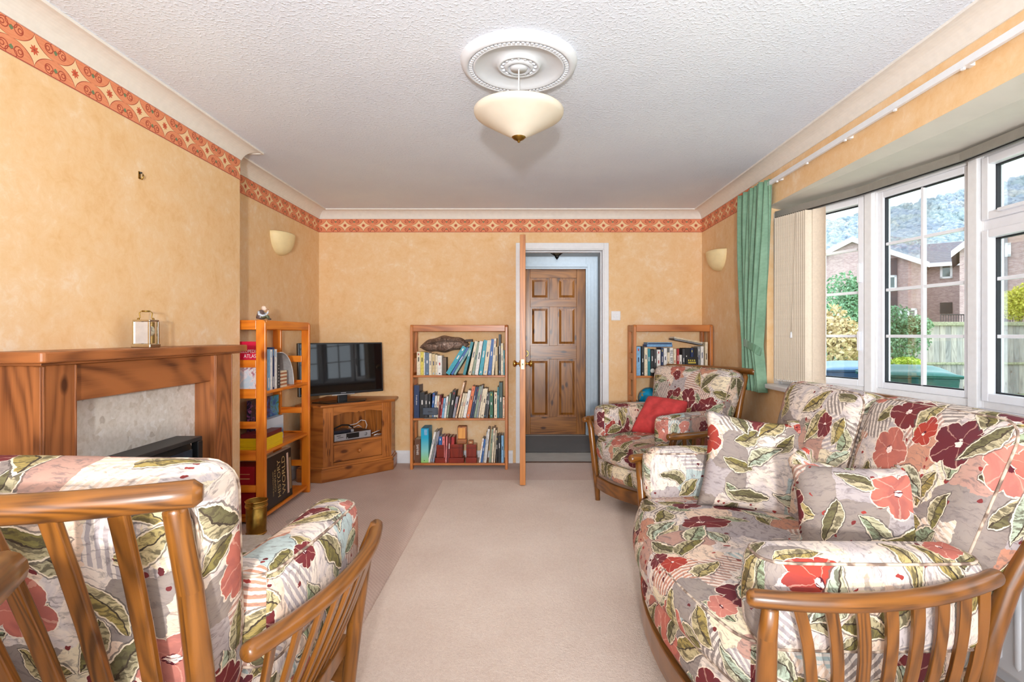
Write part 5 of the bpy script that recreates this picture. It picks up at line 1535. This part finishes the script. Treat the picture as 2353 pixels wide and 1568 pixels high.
# bottom shelf
DK = plain('black_dust_jacket', (16, 15, 17), .35)
o = MB(); o.box(0, .40, 0, .045, 0, .335, 0); o.box(0, .40, .003, .042, .335, .3358, 1)
Tm = Matrix.Translation((0, -.0008, 0)) @ Matrix.Rotation(PI / 2, 4, 'X')
R90 = Matrix.Rotation(PI / 2, 4, 'Z')
o.box(.325, .352, -.0006, 0, .03, .31, 3); o.box(.36, .39, -.0006, 0, .05, .27, 4)
for tx, s, yy, sz, mm in ((.205, 'HISTORY', .165, .062, 2), (.275, 'WORLD', .175, .070, 2), (.150, 'COMPLETE', .165, .030, 2), (.120, 'THE ILLUSTRATED', .150, .020, 2)):
    text_into(o, s, sz, mm, Tm @ Matrix.Translation((tx, yy, 0)) @ R90)
o = o.build('history_book', [DK, PAGES, plain('gold_lettering', (196, 172, 116), .4), plain('marble_photo', (226, 196, 180), .5), plain('sepia_photo', (150, 122, 88), .5)]); o.matrix_world = place(M3, .055, .028, .055, 0, 0, math.radians(-2))
tag(o, 'large black history of the world book facing out on the bottom shelf', 'book', 'books in the tall orange bookcase')
for k in range(4):
    m = MB(); m.box(0, .034, 0, .17, 0, .30, 0); m.box(-.0006, .0346, -.0006, .0, .02, .28, 0)
    m.box(-.0005, 0, .03, .14, .22, .226, 1); m.box(-.0005, 0, .03, .14, .25, .254, 1)
    o = m.build('red_album', [plain('red_album_cover', (158, 18, 34), .4, var=.04), plain('gold_line', (206, 160, 110), .4)]); o.matrix_world = place(M3, .034 + k * .036, .085, .055)
    tag(o, 'red album, %s from the near end behind the history book in the tall bookcase' % ORD[k], 'album', 'red albums in the tall bookcase')

# figurine of a seated man on top of the tall bookcase
fg = empty('figurine', (0, 0, 0), 0, 'china figurine of a seated man holding a pipe on the tall bookcase', 'figurine')
fg.matrix_world = Matrix.Translation((-1.650, 3.358, 1.285)) @ Matrix.Rotation(math.radians(0), 4, 'Z') @ Matrix.Scale(1.0, 4)
def ell(mb, c, r, s, rot=0, seg=12):
    Mx = Matrix.Translation(c) @ Matrix.Rotation(rot, 4, 'Y') @ Matrix.Diagonal((s[0], s[1], s[2], 1)); mb.sphere((0, 0, 0), r, seg, 0, 1, Mx)
skin = plain('china_skin', (236, 208, 190), .3); 
m = MB(); m.lathe([(.0001, 0), (.024, .002), (.026, .012), (.023, .030), (.020, .045), (.012, .056), (.006, .060)], 16, 0, Matrix.Translation((-.018, 0, .004)) @ Matrix.Rotation(math.radians(8), 4, 'Y')); m.build('torso', plain('china_brown_coat', (104, 84, 82), .3), fg)
m = MB(); ell(m, (.004, 0, .074), .015, (1, .85, 1.05)); ell(m, (.018, 0, .070), .005, (1, .8, .9)); ell(m, (.010, .0, .064), .009, (1, .8, .7)); m.build('head', skin, fg)
m = MB(); m.tube([(-.018, -.020, .052), (-.012, -.026, .034), (.006, -.024, .026), (.026, -.014, .030)], [.008, .0085, .007, .005], 10); m.tube([(-.012, .020, .050), (.006, .022, .036), (.020, .010, .040), (.030, .004, .052)], [.008, .008, .006, .005], 10); m.build('sleeves', plain('china_pale_blue', (206, 214, 226), .3), fg)
m = MB(); m.tube([(-.016, -.010, .012), (.012, -.014, .020), (.030, -.012, .026), (.036, -.011, .006)], [.011, .010, .008, .006], 10); m.tube([(-.016, .010, .012), (.012, .012, .018), (.028, .010, .022), (.034, .010, .006)], [.011, .010, .008, .006], 10); m.build('legs', plain('china_olive', (96, 100, 74), .3), fg)
m = MB(); ell(m, (.041, -.011, .005), .007, (1.4, .8, .7)); ell(m, (.039, .010, .005), .007, (1.4, .8, .7)); m.build('shoes', plain('china_dark', (72, 56, 48), .3), fg)
m = MB(); ell(m, (.030, .003, .056), .005, (1, 1, 1.2)); ell(m, (.028, -.013, .031), .005, (1, 1, 1)); m.build('hands', skin, fg)
m = MB(); m.tube([(.018, .001, .066), (.028, .002, .060), (.031, .002, .068)], [.0012, .0015, .004], 8); m.build('pipe', plain('china_brown', (150, 96, 70), .3), fg)
# ------------------------------------------------------------------ outside the window
random.seed(31)
GZ = -.15
def grass_mat():
    g = G('lawn'); n = g.noise(g.oc(), 3, 4); n2 = g.noise(g.oc(), 40, 2)
    g.set(Base_Color=g.ramp(g.M('ADD', g.M('MULTIPLY', n, .6), g.M('MULTIPLY', n2, .4)), [(.3, lin((128, 146, 104))), (.7, lin((176, 192, 146)))]), Roughness=.9); return g.m
mb = MB(); mb.box(1.9, 70, -12, 62, GZ - .1, GZ); struct(mb.build('ground_garden', grass_mat()), 'green lawn outside the window')
# fence
FENCE = [wood('weathered_fence_%d' % k, a, b, .85, .8, .05, .8, 0) for k, (a, b) in enumerate((((172, 170, 164), (128, 126, 122)), ((158, 158, 154), (112, 112, 110)), ((184, 180, 170), (138, 134, 128))))]
MOSS = plain('mossy_cap', (158, 162, 134), .9, var=.2)
fc = empty('garden_fence', (0, 12.0, 0), 0, 'weathered grey wooden board fence with mossy rails at the end of the garden', 'fence')
for tier, (z0, z1) in enumerate(((-.14, .53), (.57, 1.42))):
    me = None
    for k in range(62):
        x = 6.2 + k * .128
        m_ = FENCE[random.randrange(3)]
        m = MB(); m.box(0, .124, 0, .02, z0, z1, grain=2); o = m.build('board', m_, fc)
        o.location = (x, random.uniform(-.006, .006), 0)
for z0, z1, t in ((.52, .575, .05), (1.40, 1.485, .07)):
    m = MB(); m.box(6.1, 14.3, -t, .04, z0, z1); m.build('cap_rail', MOSS, fc, bevel=.01)
for x in (7.4, 9.3, 11.2, 13.1):
    m = MB(); m.box(x, x + .1, .03, .13, -.14, 1.45); m.build('post', FENCE[1], fc)

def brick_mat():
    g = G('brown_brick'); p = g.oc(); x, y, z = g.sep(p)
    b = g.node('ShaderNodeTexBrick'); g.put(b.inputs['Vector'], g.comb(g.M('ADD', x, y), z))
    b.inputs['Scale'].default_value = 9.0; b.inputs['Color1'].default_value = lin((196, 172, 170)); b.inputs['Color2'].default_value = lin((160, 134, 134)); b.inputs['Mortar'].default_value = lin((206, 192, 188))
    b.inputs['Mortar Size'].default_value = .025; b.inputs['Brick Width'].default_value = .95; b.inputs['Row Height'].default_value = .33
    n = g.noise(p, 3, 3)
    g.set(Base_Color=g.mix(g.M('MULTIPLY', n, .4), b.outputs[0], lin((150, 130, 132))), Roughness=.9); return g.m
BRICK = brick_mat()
def roof_mat():
    g = G('roof_tiles'); p = g.oc(); x, y, z = g.sep(p)
    w = g.M('FRACT', g.M('MULTIPLY', z, 9.0)); n = g.noise(p, 9, 2)
    g.set(Base_Color=g.ramp(g.M('MULTIPLY_ADD', n, .4, g.M('MULTIPLY', w, .5)), [(.2, lin((74, 74, 82))), (.6, lin((110, 108, 114)))]), Roughness=.8); return g.m
ROOF = roof_mat()
HUNG = plain('dark_tile_hanging', (92, 82, 84), .8, var=.1)
PANEG = plain('far_window_glass', (96, 116, 116), .1, .2, .05)
def house(name, label, M, parts):
    r = empty(name, (0, 0, 0), 0, label, 'house', 'brick houses beyond the garden'); r.matrix_world = M; parts(r); return r
def gable_box(r, x0, x1, y0, y1, ze, zr, bm=BRICK, over=.25, xm=None):
    """walls with a gable facing -y (ridge along y)"""
    xm = (x0 + x1) / 2 if xm is None else xm
    m = MB(); vs = [(x0, y0, GZ), (x1, y0, GZ), (x1, y0, ze), (xm, y0, zr), (x0, y0, ze), (x0, y1, GZ), (x1, y1, GZ), (x1, y1, ze), (xm, y1, zr), (x0, y1, ze)]
    m.add(vs, [(0, 1, 2, 3, 4), (9, 8, 7, 6, 5), (1, 6, 7, 2), (5, 0, 4, 9)]); m.build('wall', bm, r)
    for s, xw in ((-1, x0), (1, x1)):
        sl = (zr - ze) / abs(xm - xw); xe = xw + s * over
        zl = ze - over * sl
        m = MB(); vs = [(xe, y0 - over, zl), (xm, y0 - over, zr), (xm, y1, zr), (xe, y1, zl)]
        vs += [(a, b, c + .14) for a, b, c in vs]
        m.add(vs, [(0, 1, 2, 3), (7, 6, 5, 4), (0, 4, 5, 1), (2, 6, 7, 3), (0, 3, 7, 4), (1, 5, 6, 2)]); m.build('roof', ROOF, r)
        m = MB(); vs = [(xe, y0 - over - .04, zl - .10), (xm, y0 - over - .04, zr - .10), (xm, y0 - over - .04, zr + .14), (xe, y0 - over - .04, zl + .14)]
        vs += [(a, b + .05, c) for a, b, c in vs]
        m.add(vs, [(0, 1, 2, 3), (7, 6, 5, 4), (0, 4, 5, 1), (2, 6, 7, 3), (0, 3, 7, 4), (1, 5, 6, 2)]); m.build('bargeboard', WHITE, r)
def eave_box(r, x0, x1, y0, y1, ze, zr, bm=BRICK, over=.35):
    """walls with the eave facing -y (ridge along x)"""
    ym = (y0 + y1) / 2
    m = MB(); m.box(x0, x1, y0, y1, GZ, ze); m.build('wall', bm, r)
    m = MB(); sl = (zr - ze) / (ym - y0)
    for (ya, yb, za, zb) in ((y0 - over, ym, ze - over * sl, zr), (y1 + over, ym, ze - over * sl, zr)):
        vs = [(x0 - .1, ya, za), (x1 + .1, ya, za), (x1 + .1, yb, zb), (x0 - .1, yb, zb)]; vs += [(a, b, c + .14) for a, b, c in vs]
        m.add(vs, [(0, 3, 2, 1), (4, 5, 6, 7), (0, 1, 5, 4), (2, 3, 7, 6), (1, 2, 6, 5), (0, 4, 7, 3)])
    m.build('roof', ROOF, r)
    m = MB(); m.box(x0 - .1, x1 + .1, y0 - over - .12, y0 - over, ze - over * sl - .06, ze - over * sl + .12); m.build('gutter', WHITE, r)
def win(r, x0, x1, y, z0, z1, bars=1):
    m = MB(); t = .09
    m.box(x0, x0 + t, y - .06, y, z0, z1); m.box(x1 - t, x1, y - .06, y, z0, z1); m.box(x0, x1, y - .06, y, z0, z0 + t); m.box(x0, x1, y - .06, y, z1 - t, z1)
    for k in range(1, bars): xx = lerp(x0, x1, k / bars); m.box(xx - t / 2, xx + t / 2, y - .06, y, z0, z1)
    w = m.build('window', WHITE, r)
    m = MB(); m.box(x0 + t, x1 - t, y - .02, y - .01, z0 + t, z1 - t); m.build('window_pane', PANEG, w)
def hA(r):
    gable_box(r, -5.4, 0, 0, 7, 4.42, 5.75)
    eave_box(r, 0, 4.2, 2.0, 7, 4.62, 5.75)
    win(r, .66, 1.12, 2.0, 3.85, 4.55)
    m = MB(); m.box(.66, 1.12, 1.94, 2.0, 2.2, 2.72); m.build('dark_opening', BLACK, r)
    m = MB(); m.box(-1.35, -.93, -.06, 0, 1.2, 4.75); m.build('tile_hanging', HUNG, r)
    win(r, -1.33, -.95, -.07, 3.3, 3.95); win(r, -.85, -.2, 0, 1.5, 2.4, 2)
def hB(r):
    gable_box(r, 0, 3.7, 0, 5, 4.42, 5.34, xm=1.05)
    m = MB(); m.box(1.16, 1.34, -.06, 0, 1.6, 4.9); m.build('tile_hanging', HUNG, r)
    win(r, 1.26, 1.42, -.07, 4.0, 4.5); win(r, 2.1, 3.1, 0, 3.2, 4.2, 2)
def hC(r):
    gable_box(r, -2.3, 0, 0, 6, 4.45, 5.4, xm=-1.12)
    eave_box(r, 0, 3.6, 1.5, 6, 4.5, 5.5)
    m = MB(); m.box(-1.3, -.75, -.06, 0, 3.0, 4.7); m.build('tile_hanging', HUNG, r)
    m = MB(); m.tube([(1.0, 2.2, 4.9), (1.0, 2.2, 5.5)], .07, 10); m.build('vent_pipe', WHITE, r)
    win(r, -1.2, -.7, -.07, 2.3, 2.95, 1)
def facing(px, Y):
    x = (px - 1204) / F_PX * Y
    return Matrix.Translation((x, Y, 0)) @ Matrix.Rotation(-math.atan2(x, Y), 4, 'Z')
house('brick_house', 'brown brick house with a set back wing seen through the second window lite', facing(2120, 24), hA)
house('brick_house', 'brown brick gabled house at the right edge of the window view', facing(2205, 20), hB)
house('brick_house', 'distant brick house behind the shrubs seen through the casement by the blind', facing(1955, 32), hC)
# iron railing in front of the middle house
rl = empty('iron_railing', (0, 0, 0), 0, 'thin dark iron railing in front of the middle brick house', 'railing')
for z in (.9, 1.9):
    m = MB(); m.tube([(14.6, 18.6, z), (17.4, 18.6, z)], .02, 6); m.build('rail', DARKMETAL, rl)
for k in range(32):
    m = MB(); m.tube([(14.6 + k * .09, 18.6, GZ), (14.6 + k * .09, 18.6, 1.9)], .012, 5); m.build('bar', DARKMETAL, rl)

# leaf clumps
def leaf_mat(name, a, b, c):
    g = G(name); p = g.oc(); n = g.noise(p, 7, 2); n2 = g.noise(p, 45, 1)
    g.set(Base_Color=g.ramp(g.M('ADD', g.M('MULTIPLY', n, .6), g.M('MULTIPLY', n2, .4)), [(.3, lin(a)), (.5, lin(b)), (.7, lin(c))]), Roughness=.6)
    return g.m
def foliage(mb, c, r, n, size, rng, flat=1.0):
    for _ in range(n):
        d = Vector((rng.gauss(0, 1), rng.gauss(0, 1), rng.gauss(0, 1))).normalized() * (rng.random() ** .4)
        p = Vector((c[0] + d.x * r[0], c[1] + d.y * r[1], c[2] + d.z * r[2]))
        s = size * rng.uniform(.6, 1.3)
        Rm = Euler((rng.uniform(-1.2, 1.2), rng.uniform(-1.2, 1.2), rng.uniform(0, 6.28))).to_matrix()
        q = [Vector((-.5 * s, 0, 0)), Vector((0, -.28 * s, .08 * s)), Vector((.5 * s, 0, 0)), Vector((0, .28 * s, .08 * s))]
        mb.add([p + Rm @ v for v in q], [(0, 1, 2), (0, 2, 3)])
def shrub(name, label, blobs, n, size, mat, stems, seed, group='shrubs in the garden'):
    rng = random.Random(seed); cx, cy = blobs[0][0][0], blobs[0][0][1]
    r = empty(name, (0, 0, 0), 0, label, 'shrub', group)
    m = MB()
    for c, rad in blobs: foliage(m, c, rad, n, size, rng)
    o = m.build('foliage', mat, r); o['kind'] = 'stuff'
    for k in range(stems):
        c, rad = blobs[k % len(blobs)]
        m = MB(); m.tube([(cx + rng.uniform(-.15, .15), cy + rng.uniform(-.15, .15), GZ), (lerp(cx, c[0], .5), lerp(cy, c[1], .5), lerp(GZ, c[2], .6)), (c[0] + rng.uniform(-.1, .1), c[1], c[2] + rad[2] * .5)], [.02, .015, .006], 6)
        m.build('stem', plain('twig_brown', (120, 100, 78), .9), r)
    return r
def at(px, py, Y): return ((px - 1204) / F_PX * Y, Y, EYE + (770 - py) / F_PX * Y)
G1 = leaf_mat('green_leaves', (70, 116, 82), (112, 160, 120), (166, 200, 160))  # greens lightened to carry the outdoor haze
G2 = leaf_mat('dry_cream_leaves', (150, 130, 84), (206, 186, 140), (226, 208, 160))
G3 = leaf_mat('yellow_green_leaves', (140, 150, 40), (196, 196, 70), (226, 220, 110))
G4 = leaf_mat('lime_leaves', (130, 170, 50), (186, 210, 80), (214, 228, 120))
shrub('leafy_shrub', 'tall green leafy shrub seen through the casement by the blind',
      [(at(1960, 730, 8.5), (.45, .4, .45)), (at(1975, 690, 8.6), (.3, .3, .35)), (at(1940, 680, 8.8), (.35, .3, .4)), (at(1930, 790, 8.5), (.5, .4, .4)), (at(1990, 760, 8.4), (.35, .3, .5))], 1100, .065, G1, 5, 1)
shrub('leafy_shrub', 'green shrub in front of the fence seen through the second window lite',
      [(at(2060, 745, 9.5), (.3, .3, .35)), (at(2085, 780, 9.4), (.38, .3, .35)), (at(2050, 820, 9.3), (.4, .35, .4)), (at(2105, 750, 9.5), (.25, .25, .2))], 1000, .065, G1, 4, 2)
shrub('faded_hydrangea', 'faded cream leaved bush at the left of the window view',
      [(at(1905, 745, 7.8), (.28, .3, .30)), (at(1935, 770, 7.7), (.32, .3, .22)), (at(1915, 800, 7.6), (.35, .3, .3)), (at(1965, 800, 7.6), (.28, .3, .25))], 480, .085, G2, 5, 3)
shrub('golden_bush', 'clipped golden yellow bush beyond the fence',
      [(at(2345, 700, 14), (.55, .5, .45)), (at(2375, 690, 14), (.6, .5, .5))], 2800, .07, G3, 3, 4)
shrub('lime_plant', 'low lime green plant behind the green bin',
      [(at(2085, 832, 8.2), (.22, .2, .07))], 260, .07, G4, 2, 5)

# wheelie bins by the window
def wheelie(name, loc, rz, col, lidc, label):
    r = empty(name, loc, rz, label, 'wheelie bin', 'wheelie bins by the window')
    B = plain(name + '_plastic', col, .45, var=.06); Lm = plain(name + '_lid_plastic', lidc, .4, var=.06)
    m = MB(); a, b, h = .22, .285, .95
    vs = [(-a, -a * 1.1, .05), (a, -a * 1.1, .05), (a, a * 1.1, .05), (-a, a * 1.1, .05), (-b, -b * 1.15, h), (b, -b * 1.15, h), (b, b * 1.15, h), (-b, b * 1.15, h)]
    m.add(vs, [(3, 2, 1, 0), (4, 5, 6, 7), (0, 1, 5, 4), (1, 2, 6, 5), (2, 3, 7, 6), (3, 0, 4, 7)]); m.build('bin_body', B, r, bevel=.02)
    m = MB(); m.box(-.30, .30, -.345, .345, .94, .965); m.build('rim', B, r, bevel=.008)
    m = MB(); N = 14; vs = []; fs = []
    for i in range(N + 1):
        for j in range(N + 1):
            u, v = -1 + 2 * i / N, -1 + 2 * j / N
            vs.append((u * .31, v * .355, .968 + .085 * (1 - u ** 4) ** .8 * (1 - v ** 4) * (.75 + .25 * math.cos(u * 5))))
    for i in range(N):
        for j in range(N):
            k = i * (N + 1) + j; fs.append((k, k + N + 1, k + N + 2, k + 1))
    m.add(vs, fs, None, 0, True); o = m.build('lid', Lm, r); sm = o.modifiers.new('t', 'SOLIDIFY'); sm.thickness = .012; sm.offset = -1
    m = MB(); m.tube([(-.22, .375, .965), (.22, .375, .965)], .016, 8); m.box(-.25, -.20, .33, .385, .94, .985); m.box(.20, .25, .33, .385, .94, .985); m.build('handle', B, r)
    for s in (-1, 1):
        m = MB(); m.lathe([(.03, -.02), (.10, -.02), (.10, .02), (.03, .02)], 20, 0, Matrix.Translation((s * .26, .22, .10)) @ Matrix.Rotation(PI / 2, 4, 'Y')); m.build('wheel', BLACK, r)
    return r
wheelie('green_wheelie_bin', (3.72, 5.15, GZ), math.radians(70), (18, 82, 78), (34, 104, 98), 'green wheelie bin standing outside the second window lite')
wheelie('blue_wheelie_bin', (3.62, 5.95, GZ), math.radians(80), (44, 74, 112), (84, 122, 164), 'blue wheelie bin standing outside the casement by the blind')

# wooded hill: terrain and tree crowns
def hill_z(x, y):
    t = max(0, min(1, (y - 62) / 140))
    top = 44.5 + (x - 128) * .235
    return GZ + 1 + top * (t ** 1.05)
mb = MB(); NX, NY = 40, 24; vs = []; fs = []
for j in range(NY + 1):
    for i in range(NX + 1):
        x = lerp(20, 260, i / NX); y = lerp(58, 203, j / NY); vs.append((x, y, hill_z(x, y) if j else GZ - .5))
for j in range(NY):
    for i in range(NX):
        k = j * (NX + 1) + i; fs.append((k, k + 1, k + NX + 2, k + NX + 1))
mb.add(vs, fs, None, 0, True)
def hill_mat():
    g = G('hill_ground'); n = g.noise(g.oc(), .08, 3)  # grey-blue haze is put into the ground colour as well
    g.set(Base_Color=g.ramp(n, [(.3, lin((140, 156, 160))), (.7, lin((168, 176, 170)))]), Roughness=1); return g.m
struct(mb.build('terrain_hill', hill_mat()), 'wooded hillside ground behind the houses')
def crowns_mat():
    g = G('hazy_autumn_crowns'); p = g.oc(); v = g.voro(p, .09, 1, dim='3D'); r = g.sep(v.outputs['Color'])[0]; n = g.noise(p, 1.6, 3)  # pale bluish haze of distance is mixed into the crown colours
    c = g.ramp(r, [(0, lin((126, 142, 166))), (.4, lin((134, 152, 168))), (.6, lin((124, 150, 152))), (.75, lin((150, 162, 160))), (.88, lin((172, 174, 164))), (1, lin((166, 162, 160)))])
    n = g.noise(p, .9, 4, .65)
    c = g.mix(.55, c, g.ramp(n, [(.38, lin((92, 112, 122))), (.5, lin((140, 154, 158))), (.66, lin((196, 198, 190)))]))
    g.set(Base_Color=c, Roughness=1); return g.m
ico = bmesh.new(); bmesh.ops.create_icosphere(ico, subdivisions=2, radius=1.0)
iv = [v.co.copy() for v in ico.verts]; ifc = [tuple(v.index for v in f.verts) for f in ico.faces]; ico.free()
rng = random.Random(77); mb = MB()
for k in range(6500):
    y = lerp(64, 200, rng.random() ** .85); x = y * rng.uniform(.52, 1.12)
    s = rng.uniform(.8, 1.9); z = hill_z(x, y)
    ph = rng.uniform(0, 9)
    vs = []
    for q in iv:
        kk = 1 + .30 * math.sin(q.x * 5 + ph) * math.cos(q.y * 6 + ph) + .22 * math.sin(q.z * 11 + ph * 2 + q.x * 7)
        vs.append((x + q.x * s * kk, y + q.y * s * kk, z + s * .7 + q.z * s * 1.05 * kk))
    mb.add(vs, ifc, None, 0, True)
tag(mb.build('hillside_trees', crowns_mat()), 'dense haze toned autumn woodland covering the distant hill', 'woodland', kind='stuff')
